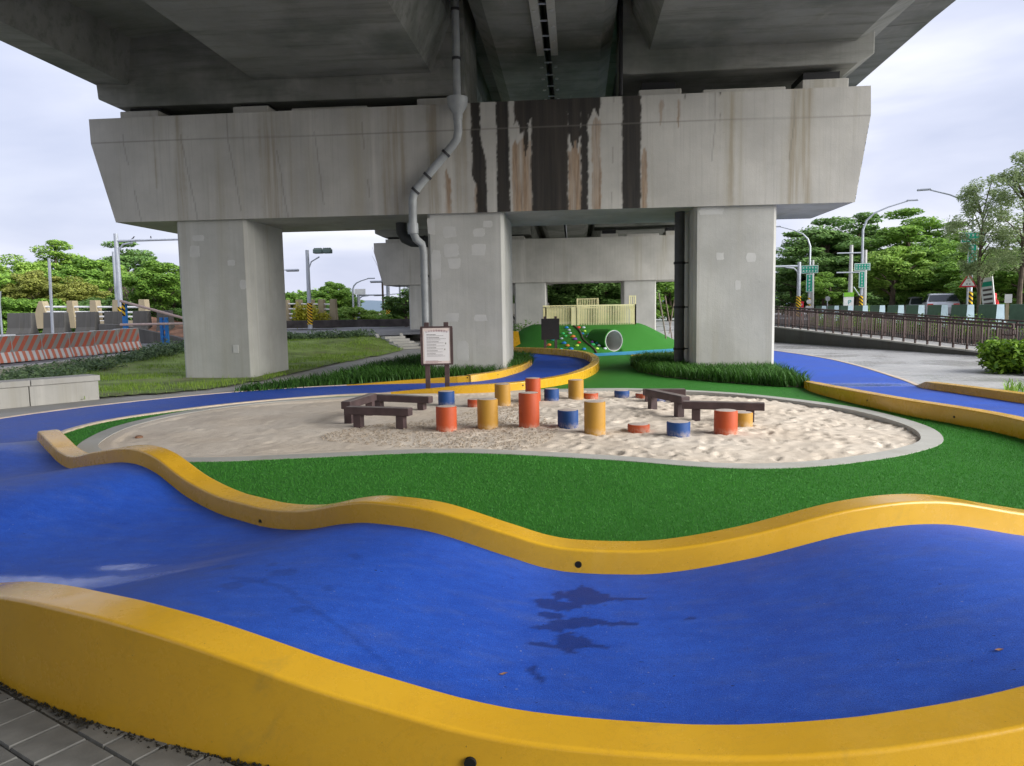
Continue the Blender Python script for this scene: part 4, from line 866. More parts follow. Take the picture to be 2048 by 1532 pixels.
sh = thing('clipped_shrub', (10.75, 18.2, 0), 'dense glossy rounded shrub with yellow-green tips at the right edge', 'shrub')
C = []; Rr = []
for k in range(110):
    a, r = RNG.uniform(0, 2*PI), RNG.uniform(0, 1)**.5; x, y = 1.25*r*math.cos(a), .8*r*math.sin(a); C.append((x, y, RNG.uniform(.12, .62))); Rr.append((.26, .26, .2))
V, Fq = leaf_cloud(np.array(C), np.array(Rr), 11000, .075, RNG, .3); link('foliage', npmesh('foliage', V, Fq, M['leaf_shrub']), sh)
for k in range(7): MB().tube([(RNG.uniform(-.5, .5), RNG.uniform(-.3, .3), -.02), (RNG.uniform(-.8, .8), RNG.uniform(-.5, .5), .5)], .015, 6).build('stem', M['bark'], sh)
q = scatter([(7.4, 13.6), (9.4, 12.6), (10, 14.4), (8.2, 15.0)], 420); blades('iris_plants', q, 0, .15, .32, .012, M['leaf_mid'], .7, 4, 'sparse strap leaved plants beyond the right yellow kerb')
MB().box((10.6, 17.35, .09), (1.4, .25, .2)).build('kerb_stone', M['conc_dirty'], bevel=.01); tag(bpy.data.objects['kerb_stone'], 'dark concrete kerb stone below the glossy shrub at right', 'kerb')

# ------------------------------------------------------------------ left side: bench wall, road, barriers, parapet
bA, bB = at(201, 798, 0), at(0, 818, 0); bd = (bB-bA).normalized(); ang = math.atan2(-bd.y, -bd.x)
t = thing('bench_wall', bA, 'long low concrete bench wall with a capping slab at the left edge', 'bench', None, ang)
for k in range(4):
    MB().box((-.62-k*1.24, .25, .175), (1.225, .45, .38)).build('wall_block', M['conc'], t, bevel=.008)
    MB().box((-.6-k*1.24, .24, .425), (1.228, .52, .11)).build('coping_slab', M['conc'], t, bevel=.01)
# road on the left
def road_z(x, y): return float(np.interp(y, [15, 24, 34, 50], [.2, .25, .5, .52]))
rd = [(-60, 12), (-15.75, 12), (-15.75, 20), (-15.6, 27.6), (-15.5, 34.9), (-8.9, 34.9), (-7.2, 36.5), (-7.2, 60), (-12, 90), (-60, 90)]
sheet('road_left', rd, .3, M['asphalt'], zf=road_z)
w = thing('kerb_wall', (-15.6, 15, 0), 'low concrete kerb wall along the left road below the striped barriers', 'wall')
for k in range(10):
    y = k*1.45; z = road_z(0, 15.7+y)
    MB().box((0, y+.72, (z+.06)/2), (.32, 1.435, z+.06)).build('kerb_block', M['conc'], w, bevel=.012)
# striped barriers
JB = [(-.30, 0), (.30, 0), (.30, .1), (.12, .36), (.08, .84), (-.08, .84), (-.12, .36), (-.30, .1)]
def jersey(loc, rz, L, label, mats, group, cat='barrier'):
    t = thing('concrete_barrier', loc, label, cat, group, rz)
    MB().extrude([(-.22, .05), (.22, .05), (.22, .1), (.12, .36), (-.12, .36), (-.22, .1)], lambda u, v, q: (u, q, v), -L/2, L/2).build('base', mats[1], t)
    MB().extrude([(-.12, .361), (.12, .361), (.08, .84), (-.08, .84)], lambda u, v, q: (u, q, v), -L/2, L/2).build('upper_wall', mats[0], t)
    MB().box((0, 0, .848), (.165, L, .014)).build('top_edge', M['white'] if mats[0] is M['stripe_steep'] else mats[0], t)
    for s in (-1, 1):
        e = MB().extrude([(-.225, .08), (.225, .08), (.125, .362), (.085, .842), (-.085, .842), (-.125, .362)], lambda u, v, q: (u, q, v), s*(L/2+.001), s*(L/2+.02)).build('end_face', M['conc_pale'] if mats[0] is M['stripe_steep'] else mats[0], t)
    for s in (-.3, .3): MB().box((0, s*L, .025), (.42, .22, .05)).build('foot', M['black'], t)
    return t
words = ['nearest of the orange-striped barriers, cut by the left edge of the picture', 'second orange-striped barrier from the left', 'third orange-striped barrier from the left', 'fourth orange-striped barrier from the left', 'farthest orange-striped barrier, next to the blue post', 'orange-striped barrier left of the farthest one']
a, b = Vector((-17.35, 20.7, 0)), Vector((-16.45, 26.85, 0)); d = (b-a).normalized(); rz = math.atan2(-d.x, d.y)
order = [0, 1, 2, 3, 5, 4]
for k in range(6):
    p = a+d*(k*1.1+.3); p.z = road_z(p.x, p.y); jersey(p, rz+random.uniform(-.02, .02), 1.06, words[order[k]], (M['stripe_steep'], M['stripe_up']), 'orange striped barriers')
# dark block parapet behind
PBZ = .85
t = thing('low_road_wall', (-25, 33, 0), 'dark weathered concrete base under the row of dark blocks', 'wall')
MB().box((0, 0, .5), (22, .7, .74)).build('wall', M['conc_dirty'], t)
for k in range(8): MB().box((-9+k*2.6, -.36, .8), (.9, .06, .12)).build('white_mark', M['white'], t)
pbx = [(20, 68), (92, 135), (157, 196), (213, 247), (270, 300), (318, 345)]
pl = ['leftmost dark concrete block above the striped barriers', 'second dark concrete block from the left behind the leaning pole', 'third dark concrete block from the left above the barriers', 'fourth dark concrete block just left of the blue post', 'fifth dark concrete block just right of the blue post', 'rightmost dark concrete block beside the left column']
for (x0, x1), lb in zip(pbx, pl):
    A, B = atY(x0, 650, 33), atY(x1, 650, 33); L = (B.x-A.x)
    t = thing('parapet_block', ((A.x+B.x)/2, 33, .86), lb, 'concrete block', 'dark blocks along the left road')
    MB().extrude([(-.34, 0), (.34, 0), (.2, .28), (.13, .98), (-.13, .98), (-.2, .28)], lambda u, v, q: (q, u, v), -L/2, L/2).build('block', M['conc_dirty'], t, bevel=.02)
# ramp parapet with tan posts and white rails
def rail_parapet(posts, Y, z0, label, rails, hgt=1.4, first_big=False):
    t = thing('rail_parapet', (posts[0], Y, z0), label, 'railing')
    for k, x in enumerate(posts):
        w = .95 if (first_big and k == 0) else .5
        MB().extrude([(-w/2, 0), (w/2, 0), (w/2, .55), (.18, hgt), (-.18 if not first_big or k else -.05, hgt), (-w/2, .5)], lambda u, v, q: (u+x-posts[0], q, v), -.25, .25).build('post', M['conc_tan'], t, bevel=.02)
    MB().box(((posts[-1]-posts[0])/2, 0, .2), (posts[-1]-posts[0], .4, .4)).build('base_wall', M['conc_tan'], t)
    for z in rails: MB().tube([(0, -.12, z), (posts[-1]-posts[0], -.12, z-.12)], .055, 8).build('rail', M['white'], t, True)
xs_ = [atY(px, 640, 42).x for px in (87, 147, 193, 238, 290)]
rail_parapet(xs_, 42, .95, 'white pipe railing between tan concrete posts on the left', (1.28, .98, .72, .45), 1.6, True)
xs_ = [atY(px, 640, 52).x for px in (545, 574, 600, 624, 645, 668)]
rail_parapet(xs_, 52, .55, 'white pipe railing between tan posts seen beyond the left column', (1.75, 1.4, 1.05, .75), 2.0)
# blue posts and faded bars
p = atX(252, 700, -16.3)
t = thing('barrier_gate', (-17.05, 27.3, .3), 'blue steel posts holding faded pink bars beside the left column', 'gate')
for (dx, dy, h) in ((0, 0, 1.9), (.45, 0.9, .0),):
    if h: MB().box((0, 0, h/2), (.16, .12, h)).build('post', M['blue_steel'], t); MB().box((0, -.065, 1.6), (.13, .012, .55)).build('hazard_plate', M['haz'], t)
MB().box((1.15, .5, .62), (.1, .1, 1.25)).build('post', M['blue_steel'], t); MB().box((1.35, .5, .62), (.1, .1, 1.25)).build('post', M['blue_steel'], t)
for z in (.2, .5, .8, 1.1): MB().box((1.25, .5, z), (.12, .06, .06)).build('rung', M['blue_steel'], t)
MB().tube([(-.1, -.1, 1.9), (2.9, .6, .95)], .05, 8).build('bar', M['pink_bar'], t, True); MB().tube([(-.15, -.1, 1.0), (2.9, .4, 1.0)], .045, 8).build('bar', M['pink_bar'], t, True)
# litter covered slope and retaining wall behind it
MB().add([(-20.4, 31.3, .5), (-12.5, 31.3, .2), (-12.5, 33.5, .35), (-17.2, 34.5, .35), (-18.2, 34.5, 1.2), (-20.4, 34.5, 1.6)], [(0, 1, 2, 3, 4, 5)]).build('slope', M['soil']); tag(bpy.data.objects['slope'], kind='structure')
MB().extrude([(-20.6, 0), (-15.8, 0), (-15.8, .3), (-17.2, .72), (-19.6, 1.25), (-20.6, 1.3)], lambda u, v, q: (u, q, v), 31.0, 31.25).build('retaining_wall', M['conc_dirty'], bevel=.02)
tag(bpy.data.objects['retaining_wall'], 'dark sloping retaining wall behind the blue posts', 'wall')
# stairs
t = thing('stairs', (-7.0, 32.0, 0), 'short flight of concrete steps up the bank beside the middle column', 'stairs', None, math.atan2(1.75, 2.4))
for k in range(5): MB().box((0, .22+k*.5, .05+k*.05), (1.0, .5, .1+k*.1)).build('step', M['conc'], t, bevel=.01)
for s in (-1, 1): MB().extrude([(-.1, 0), (2.7, 0), (2.7, .62), (2.4, .35), (-.1, .12)], lambda u, v, q: (q, u, v), s*.52, s*.66).build('stringer', M['conc'], t, bevel=.01)
hedge('clipped_hedge', [(-6.9, 35.4), (-6.1, 34.1), (-5.4, 32.6)], .7, .65, 3000, .07, M['leaf_mid'], 'green clipped hedge right of the steps')
MB().box((-7.0, 41, .75), (.35, 2.5, .9)).build('end_wall', M['conc_pale'], bevel=.02); tag(bpy.data.objects['end_wall'], 'short white-topped concrete wall end at the head of the steps', 'wall')
MB().box((-5.4, 42.3, .8), (2.8, .3, 1.0)).build('low_wall', M['conc'], bevel=.02); tag(bpy.data.objects['low_wall'], 'pale low concrete wall behind the pipe beside the middle column', 'wall')
MB().box((-14.5, 50.5, .85), (14, .4, .5)).build('dark_low_wall', M['dark_wall'], bevel=.02); tag(bpy.data.objects['dark_low_wall'], 'dark low wall on the far side of the left road', 'wall')
hedge('yellow_shrub', [(atY(595, 640, 51).x, 51), (atY(645, 640, 51).x, 51)], 1.1, 1.5, 3500, .1, M['leaf_yellow'], 'bright yellow-green shrub in front of the tan railing posts', lambda x, y: .7, kind=None, cat='shrub')

# ------------------------------------------------------------------ right side: ramp wall, railings, blocks, road
A, B = Vector((8.3, 35.6, 0)), Vector((12.55, 22.95, 0)); d = (B-A); Ln = d.length; dn = d.normalized(); rz = math.atan2(dn.y, dn.x)
t = thing('ramp_wall', (A.x, A.y, 0), 'dark stained low wall of the ramp under the brown railing', 'wall', None, rz)
def rw(s): return float(np.interp(s, [0, Ln*.15, Ln], [.68, .62, .04]))
MB().extrude([(0, -.1), (Ln, -.1), (Ln, rw(Ln)), (Ln*.15, rw(Ln*.15)), (0, rw(0))], lambda u, v, q: (u, q, v), 0, .3).build('wall', M['conc_dirty'], t)
MB().extrude([(0, rw(0)+.002), (Ln*.15, rw(Ln*.15)+.002), (Ln, rw(Ln)+.002), (Ln, rw(Ln)+.05), (Ln*.15, rw(Ln*.15)+.05), (0, rw(0)+.05)], lambda u, v, q: (u, q, v), -.03, .33).build('coping', M['conc'], t)
def railing(a, b, z0, z1, label, hgt=.92, bay=.52, nb=4, hoop=False):
    a, b = Vector(a), Vector(b); dd = b-a; L = dd.length; r = math.atan2(dd.y, dd.x); t = thing('railing', (a.x, a.y, 0), label, 'railing', None, r)
    n = int(L/bay); pm = None; bm_ = None; zz = lambda s: z0+(z1-z0)*s/L
    for k in range(n+1):
        s = k*L/n
        if pm is None: pm = MB().box((0, 0, hgt/2), (.05, .05, hgt)).build('post', M['brown_rail'], t, loc=(s, 0, zz(s)))
        else: o = pm.copy(); COL.objects.link(o); o.parent = t; o.location = (s, 0, zz(s))
        if k == n: break
        for j in range(1, nb+1):
            s2 = s+L/n*j/(nb+1)
            if bm_ is None: bm_ = MB().box((0, 0, .5), (.018, .018, .66)).build('baluster', M['brown_rail'], t, loc=(s2, 0, zz(s2)))
            else: o = bm_.copy(); COL.objects.link(o); o.parent = t; o.location = (s2, 0, zz(s2))
    for (h, wd) in ((hgt, .06), (hgt-.1, .03), (.17, .035)): MB().bar((0, 0, zz(0)+h), (L, 0, zz(L)+h), wd, wd*.8).build('rail', M['brown_rail'], t)
    MB().tube([(0, -.1, zz(0)+hgt-.12), (L, -.1, zz(L)+hgt-.12), (L+.14, -.1, zz(L)+hgt-.17), (L+.16, -.1, zz(L)+hgt-.28), (L+.06, -.1, zz(L)+hgt-.33), (L-.3, -.1, zz(L)+hgt-.31)] if hoop else [(0, -.1, zz(0)+hgt-.12), (L, -.1, zz(L)+hgt-.12)], .022, 8).build('handrail', M['brown_rail'], t, True)
nrm = Vector((-dn.y, dn.x, 0)); nrm = nrm if nrm.x > 0 else -nrm
railing(A+nrm*.15, B+nrm*.15, .72, .06, 'near brown steel railing on the stained ramp wall', hoop=True)
railing(A+nrm*1.75+Vector((0, 0, 0)), A+nrm*1.75+dn*(Ln+6.5), .62, -.2, 'far brown steel railing on the other side of the ramp', .9)
sheet('ramp', [tuple((A+nrm*.3)[:2]), tuple((B+nrm*.3)[:2]), tuple((B+nrm*1.7)[:2]), tuple((A+nrm*1.7)[:2])], .3, M['path'], zf=lambda x, y: float(np.interp(y, [22.5, 35.6], [.08, .6])))
MB().extrude([(15.4, -.1), (60, -.1), (60, .35), (15.4, .6)], lambda u, v, q: (u, q, v), 8, 160).build('road_right', M['asphalt']); tag(bpy.data.objects['road_right'], kind='structure')
hedge('roadside_hedge', [(14.9, 16), (14.9, 30), (14.7, 48)], 1.0, .85, 9000, .07, M['leaf_shrub'], 'yellow-green hedge behind the brown railings', lambda x, y: .3)
gx = 16.0
bl = [1635, 1659, 1685, 1713, 1745, 1780, 1818, 1861, 1909, 1964, 2027]
gl = ['farthest visible green and pale blue block above the railing', 'second farthest green block above the railing', 'third farthest green block, in front of the thin round sign', 'fourth farthest green block, below the green and white parking sign', 'green block right of the leaning utility pole foot', 'green block below the bright yellow-green tree', 'green block at the middle of the row above the railing', 'green block in front of the silver car', 'green block below the red triangle sign', 'green block in front of the red sculpture', 'nearest green block, cut by the right edge of the picture']
for px, lb in zip(bl, gl):
    p = atX(px, 620, gx); L = 1.3
    t = thing('roadside_block', (gx, p.y-L/2, .6), lb, 'concrete block', 'green roadside blocks')
    PR = [(-.3, 0), (.3, 0), (.28, .16), (.16, .35), (.13, .93), (-.13, .93), (-.16, .35), (-.28, .16)]
    MB().extrude(PR, lambda u, v, q: (u, q, v), -L/2, L/2).build('block', M['block_green'], t, bevel=.012)
    MB().extrude([(u*.985, .004+v*.99) for u, v in PR], lambda u, v, q: (u, q, v), -L/2-.004, -L/2-.001).build('painted_end', M['block_pale'], t)

# cars
def car(loc, rz, label, s=1.0):
    t = thing('parked_car', loc, label, 'car', None, rz)
    prof = [(-2.15, .35), (-2.2, .75), (-2.12, 1.0), (-1.95, 1.08), (-1.55, 1.5), (-1.2, 1.56), (.1, 1.55), (.45, 1.48), (1.15, 1.02), (1.95, .9), (2.15, .72), (2.2, .4), (1.9, .28), (-1.9, .28)]
    n = len(prof); V = []
    wv = lambda z: .86 if z < 1.0 else .86-(z-1.0)*.38
    for sgn in (-1, 1):
        for (x, z) in prof: V.append((x, sgn*wv(z), z))
    MB().add(V, [tuple(range(n)), tuple(reversed(range(n, 2*n)))]+[(i, i+n, (i+1) % n+n, (i+1) % n) for i in range(n)]).build('body', M['car'], t, bevel=.06)
    for sgn in (-1, 1):
        for pts in ([(-1.75, 1.08), (-1.45, 1.44), (-.75, 1.47), (-.75, 1.06)], [(-.68, 1.06), (-.68, 1.47), (.1, 1.47), (.15, 1.04)], [(.22, 1.04), (.18, 1.46), (.42, 1.41), (1.0, 1.02)]):
            MB().add([(x, sgn*(wv(z)+.012), z) for x, z in pts], [(0, 1, 2, 3)]).build('side_window', M['glass'], t)
        for (x, mat, nm) in ((-2.16, M['red'], 'taillight'), (2.13, M['white'], 'headlight')): MB().box((x, sgn*.66, .86 if x < 0 else .74), (.12, .3, .2 if x < 0 else .13)).build(nm, mat, t, bevel=.02)
        for x in (-1.35, 1.38):
            w_ = MB().tube([(x, sgn*.7, .32), (x, sgn*.89, .32)], .32, 18).build('wheel', M['black'], t, True); MB().tube([(x, sgn*.885, .32), (x, sgn*.9, .32)], .2, 14).build('rim', M['steel'], w_, True)
    MB().add([(.53, -.66, 1.475), (.53, .66, 1.475), (1.17, .76, 1.04), (1.17, -.76, 1.04)], [(0, 1, 2, 3)]).build('windscreen', M['glass'], t); MB().add([(-1.62, -.66, 1.47), (-1.62, .66, 1.47), (-1.98, .76, 1.1), (-1.98, -.76, 1.1)], [(0, 1, 2, 3)]).build('rear_window', M['glass'], t)
p = atX(1879, 620, 22); car((22, p.y, .6), R(70), 'silver estate car on the road behind the green blocks')
p = atX(1838, 620, 22.5); car((22.5, p.y, .45), R(74), 'second silver car mostly hidden behind the estate car')
# red sculpture
p = atX(1984, 620, 20)
t = thing('red_sculpture', (20, p.y, .78), 'bright red rounded sculpture with white inside behind a green block', 'sculpture', None, .9)
MB().tube([(-.55, 0, .25), (-.62, 0, .55), (-.5, 0, .9), (-.1, 0, 1.05)], .2, 12).build('red_curve', M['red'], t, True)
MB().tube([(.35, 0, .1), (.6, 0, .35), (.62, 0, .65), (.4, 0, .85)], .18, 12).build('red_curve', M['red'], t, True)
MB().box((-.1, .02, 1.12), (.75, .3, .28)).build('red_bar', M['red'], t, bevel=.06); MB().tube([(-.35, -.03, .3), (-.42, -.03, .35), (-.3, -.03, .82)], .12, 10).build('white_curve', M['white'], t, True)

# ------------------------------------------------------------------ poles, lamps and road signs
def glyphs(t, w, h, rows, colsn, y, mat, z0=0, seed=1):     # unreadable far lettering: small strokes
    r = random.Random(seed)
    for i in range(rows):
        mb = MB()
        for j in range(colsn):
            cx = (j+.5)/colsn*w-w/2; cz = z0+h/2-(i+.5)/rows*h; s = min(w/colsn, h/rows)*.36
            for k in range(3): mb.box((cx+r.uniform(-.2, .2)*s, y, cz+(k-1)*s*.62), (s*r.uniform(1.2, 1.8), .006, s*.3))
            mb.box((cx+r.uniform(-.3, .3)*s, y, cz), (s*.3, .006, s*1.6))
        mb.build('lettering', mat, t)['kind'] = 'stuff'
def street_lamp(loc, H, arm, label, signs=True, rz=0, hz=True, r=.085):
    t = thing('street_lamp', loc, label, 'street lamp', None, rz)
    sg = 1 if arm > 0 else -1; a = abs(arm)
    MB().tube([(0, 0, 0), (0, 0, H*.8), (sg*.08*a, 0, H*.88), (sg*.25*a, 0, H*.94), (sg*.55*a, 0, H*.985), (sg*a, 0, H*1.03)], [r, r*.75, r*.7, r*.6, r*.5, r*.45], 10).build('pole', M['steel'], t, True)
    MB().box((sg*(a+.25), 0, H*1.035), (.6, .2, .09)).build('lamp_head', M['steel'], t, bevel=.03)
    if hz: MB().tube([(0, 0, .35), (0, 0, 1.5)], r*1.25, 12).build('hazard_band', M['haz'], t, True)
    return t
def sign_panel(t, z, w, h, mat, rows, cols, name='sign_panel', x=0, y=-.12):
    p_ = MB().box((x, y, z), (w, .03, h)).build(name, mat, t)
    MB().box((x, y-.013, z), (w-.02, .008, h-.02)).build('sign_border', M['white'], t); MB().box((x, y-.016, z), (w-.09, .009, h-.09)).build('sign_field', mat, t)
    g = bpy.data.objects.new('sign_text', None); 
    mb = MB(); r = random.Random(int(z*100))
    for i in range(rows):
        for j in range(cols):
            cx = x+((j+.5)/cols-.5)*(w-.12); cz = z+(.5-(i+.5)/rows)*(h-.12); s = min((w-.12)/cols, (h-.12)/rows)*.36
            for k in range(3): mb.box((cx+r.uniform(-.15, .15)*s, y-.023, cz+(k-1)*s*.65), (s*r.uniform(1.2, 1.8), .004, s*.3))
            mb.box((cx+r.uniform(-.3, .3)*s, y-.023, cz), (s*.3, .004, s*1.7))
    bpy.data.objects.remove(g); mb.build('lettering', M['white'], t)['kind'] = 'stuff'
def lamp_signs(t, z0, sc=1.0):
    sign_panel(t, z0+1.95*sc, 2.4*sc, 1.2*sc, M['sign_green'], 2, 5); sign_panel(t, z0-.1*sc, .95*sc, 2.7*sc, M['sign_green'], 5, 1)
Y1 = 55.
p = atY(1618, 600, Y1); b = street_lamp((p.x, Y1, .6), atY(1618, 508, Y1).z+1.2, -2.0, 'street lamp with green road signs nearest the right column', rz=-.28); z_ = atY(1618, 565, Y1).z-.6
lamp_signs(b, z_, .47)
MB().tube([(0, -.16, z_-1.35), (0, -.12, z_-1.35)], .16, 20).build('round_sign', M['white'], b, True); MB().box((0, -.14, z_-1.85), (.4, .03, .4)).build('white_plate', M['white'], b)
p = atY(1722, 600, 46.); b = street_lamp((p.x, 46., .6), atY(1722, 490, 46.).z+1.6, 2.3, 'street lamp with a small green sign left of the concrete pole', rz=-.2); z_ = atY(1722, 558, 46.).z-.6
lamp_signs(b, z_, .36)
p = atY(1940, 600, 36.); b = street_lamp((p.x, 36., .6), atY(1938, 400, 36.).z-.2, -1.75, 'tall street lamp behind the triangle sign at right', rz=-.35); z_ = atY(1945, 510, 36.).z-.6
lamp_signs(b, z_, .4)
# triangle warning sign
p = atY(1937, 562, 34.5)
t = thing('warning_sign', (p.x-.02, 34.5, .6), 'white triangle warning sign with a red border beside the slender tree', 'road sign', None, -.3)
MB().tube([(0, 0, 0), (0, 0, 2.35)], .04, 8).build('pole', M['steel'], t, True); zc = p.z-.6-.05
MB().extrude([(-.36, -.22), (.36, -.22), (0, .4)], lambda u, v, q: (u, q, v+zc), -.08, -.05).build('red_triangle', M['sign_red'], t, bevel=.01)
MB().extrude([(-.25, -.16), (.25, -.16), (0, .27)], lambda u, v, q: (u, q, v+zc), -.09, -.082).build('white_triangle', M['white'], t)
for dx in (-.05, .06): MB().box((dx, -.094, zc-.08), (.03, .004, .07)).build('figure_mark', M['ink'], t)
# leaning white board
p = atY(1980, 565, 34.)
t = thing('white_board', (p.x+.12, 34., .6), 'tall white board with green and black print leaning behind a green block', 'sign', None, -.9)
Mx = Matrix.Rotation(-.13, 3, 'Y')
MB().box((0, 0, 1.35), (.5, .05, 1.5), M=None).build('panel', M['white'], t).rotation_euler = (0, -.13, 0)
MB().box((0, -.03, 1.8), (.42, .01, .2)).build('green_print', M['sign_green'], t).rotation_euler = (0, -.13, 0)
for z in (1.55, 1.35, 1.15, .95): MB().box((0, -.03, z), (.36, .01, .09)).build('print_line', M['ink'], t).rotation_euler = (0, -.13, 0)
for x in (-.18, .18): MB().box((x, 0, .3), (.05, .05, .65)).build('leg', M['wood'], t)
p = atY(2015, 600, 33.); t = thing('small_sign', (p.x, 33., .6), 'small white sign on a wooden post near the right edge', 'sign', None, -.4)
MB().box((0, 0, .5), (.12, .12, 1.05)).build('post', M['conc_tan'], t); MB().box((.02, -.08, 1.15), (.26, .03, .36)).build('panel', M['white'], t)
# utility poles
for (px, top, Y, r, lb) in ((1700, 490, 49, .12, 'concrete utility pole behind the parking sign'), (1728, 500, 47, .12, 'thick concrete pole right of the small green sign'), (1624, 520, 55.6, .11, 'plain grey pole behind the far street lamp')):
    z = atY(px, top, Y).z; p = atY(px, 600, Y); t = thing('utility_pole', (p.x, Y, .6), lb, 'pole')
    MB().tube([(0, 0, 0), (0, 0, z-.6)], [r*1.25, r*.8], 12).build('pole', M['conc_pale'], t, True)
    if px == 1700:
        for q in (.2, 1.4): MB().tube([(-.9, -.1, z-.9-q), (.9, -.1, z-.9-q)], .04, 6).build('crossarm', M['steel'], t, True)
        MB().tube([(.2, 0, z-3.2), (1.0, 0, z-4.4)], .03, 6).build('stay', M['steel'], t, True)
p = atY(1697, 600, 48.); t = thing('parking_sign', (p.x, 48., .6), 'white parking sign with a green header below the utility pole', 'sign')
MB().box((0, 0, 1.15), (.6, .06, 1.1)).build('panel', M['white'], t); MB().box((0, -.04, 1.6), (.6, .03, .26)).build('header', plain('lime_header', (.2, .5, .03), .5), t)
MB().box((0, .05, .3), (.1, .06, .7)).build('post', M['steel'], t)
me_ = text_mesh('P', .4, plain('teal_print', (.02, .35, .35), .5)); link('lettering', me_, t, (.06, -.045, 1.12), (PI/2, 0, 0))
p = atY(1655, 600, 52.); t = thing('round_sign', (p.x, 52., .6), 'thin pole with a small round grey sign seen from behind', 'road sign'); MB().tube([(0, 0, 0), (0, 0, 1.45)], .03, 8).build('pole', M['steel'], t, True); MB().tube([(0, -.06, 1.4), (0, -.02, 1.4)], .16, 20).build('disc', M['pipe'], t, True)
p = atY(1603, 600, 54.); t = thing('red_banner', (p.x, 54., .6), 'red upright sign board with white letters near the right column', 'sign'); MB().box((0, 0, .75), (.3, .08, 1.0)).build('panel', M['sign_red'], t); glyphs(t, .22, .85, 3, 1, -.05, M['white'], .75, 4)
# gantry poles
def gantry(loc, H, arm, label, r=.14, hz=True):
    t = thing('gantry_pole', loc, label, 'pole'); sg = 1 if arm > 0 else -1
    MB().tube([(0, 0, 0), (0, 0, H)], [r, r*.8], 12).build('mast', M['steel'], t, True)
    MB().tube([(0, 0, H*.93), (arm, 0, H*.93)], [r*.5, r*.35], 8).build('arm', M['steel'], t, True)
    MB().tube([(sg*.05, 0, H*.74), (sg*.12, 0, H*.84), (sg*.35, 0, H*.895), (sg*.9, 0, H*.912)], r*.35, 8).build('brace', M['steel'], t, True)
    if hz: MB().tube([(0, 0, .2), (0, 0, 1.6)], r*1.12, 12).build('hazard_band', M['haz'], t, True)
    return t
p = atY(243, 640, 38); z = atY(240, 467, 38).z; g1 = gantry((p.x, 38, .5), z-.5, 3.6, 'grey mast with a long arm beside the left column')
M['bird'] = plain('dark_bird', (.03, .03, .035), .7)
for (px, lb) in ((266, 'small dark bird on the mast arm, the one nearer the mast'), (302, 'small dark bird on the mast arm, the one nearer the left column')):
    q = atY(px, 478, 38); b = MB(); b.tube([(-.13, 0, .03), (-.04, 0, .08), (.02, 0, .12), (.06, 0, .17), (.08, 0, .23), (.12, 0, .235), (.17, 0, .225)], [.012, .035, .05, .045, .035, .022, .004], 10)
    o = b.build('bird', M['bird'], None, True, loc=(q.x, 38, .5+(z-.5)*.93+.055)); o.rotation_euler = (0, 0, .6 if px < 290 else 2.2); o.scale = (.65, .65, .65); tag(o, lb, 'bird')
p = atY(1597, 600, 53.); gantry((p.x, 53., .6), atY(1597, 524, 53.).z-.6, -6, 'grey mast with an arm reaching behind the right column')
p = atY(237, 640, 45); MB_ = thing('grey_post', (p.x, 45, .5), 'thin grey post just behind the mast with the long arm', 'pole'); MB().tube([(0, 0, 0), (0, 0, atY(233, 503, 45).z-.5)], .12, 8).build('pole', M['steel'], MB_, True)
p = atY(104, 655, 31.5); t = thing('leaning_pole', (p.x, 31.5, .3), 'thin grey pole leaning among the dark concrete blocks', 'pole'); q = atY(98, 516, 31.5); MB().tube([(0, 0, 0), (q.x-p.x, 0, q.z-.3)], .06, 8).build('pole', M['steel'], t, True)
p = atY(2, 640, 30); t = thing('road_sign', (p.x, 30, .4), 'pale road sign cut off by the left edge', 'road sign'); MB().tube([(0, 0, 0), (0, 0, 2.0)], .04, 8).build('pole', M['steel'], t, True); MB().extrude([(-.3, 1.6), (.06, 1.6), (.16, 2.35), (-.4, 2.35)], lambda u, v, q: (u, q, v), -.07, -.05).build('panel', M['steel'], t)
# lamps beyond the left column
p = atY(620, 640, 48); z = atY(620, 500, 48).z; t = thing('signal_mast', (p.x, 48, .55), 'grey mast with green finned lamp heads between the left and middle columns', 'street lamp')
MB().tube([(0, 0, 0), (0, 0, z-.55)], [.15, .11], 12).build('mast', M['steel'], t, True); MB().tube([(0, 0, z-1.9), (.25, 0, z-1.3), (.8, 0, z-1.0)], .045, 8).build('brace', M['steel'], t, True); MB().tube([(0, 0, .3), (0, 0, 1.7)], .17, 12).build('hazard_band', M['haz'], t, True)
M['lamp_green'] = plain('grey_green_lamp', (.12, .17, .15), .5)
for (x, s) in ((.75, 1), (1.35, .9)):
    MB().box((x, 0, z-.65), (.6*s, .5, .28)).build('lamp_head', M['lamp_green'], t, bevel=.05)
    for k in range(4): MB().box((x-.2+k*.13, -.02, z-.5), (.03, .4, .12)).build('fin', M['lamp_green'], t)
def arm_lamp(px, py, w, Y, side, label, pole_px=None):
    p = atY(px, py, Y); L = w*Y/F_PX
    t = thing('tunnel_lamp', (p.x, Y, .55), label, 'street lamp'); MB().box((0, 0, p.z-.55), (L, .3, .13)).build('lamp_head', M['steel'], t, bevel=.04); MB().box((0, 0, p.z-.55-.085), (L*.9, .24, .04)).build('lens', M['steel_dark'], t)
    xp = side*(L/2+.8) if pole_px is None else atY(pole_px, 600, Y).x-p.x; MB().tube([(side*L/2, 0, p.z-.55), (xp, 0, p.z-.45)], .04, 6).build('arm', M['steel'], t, True)
    MB().tube([(xp, 0, -.3), (xp, 0, p.z+.4)], .09, 8).build('pole', M['steel'], t, True)
arm_lamp(585, 540, 26, 50, -1, 'flat lamp head reaching out from behind the left column', 555)
arm_lamp(753, 563, 26, 60, 1, 'upper flat lamp head left of the second pier', 775)
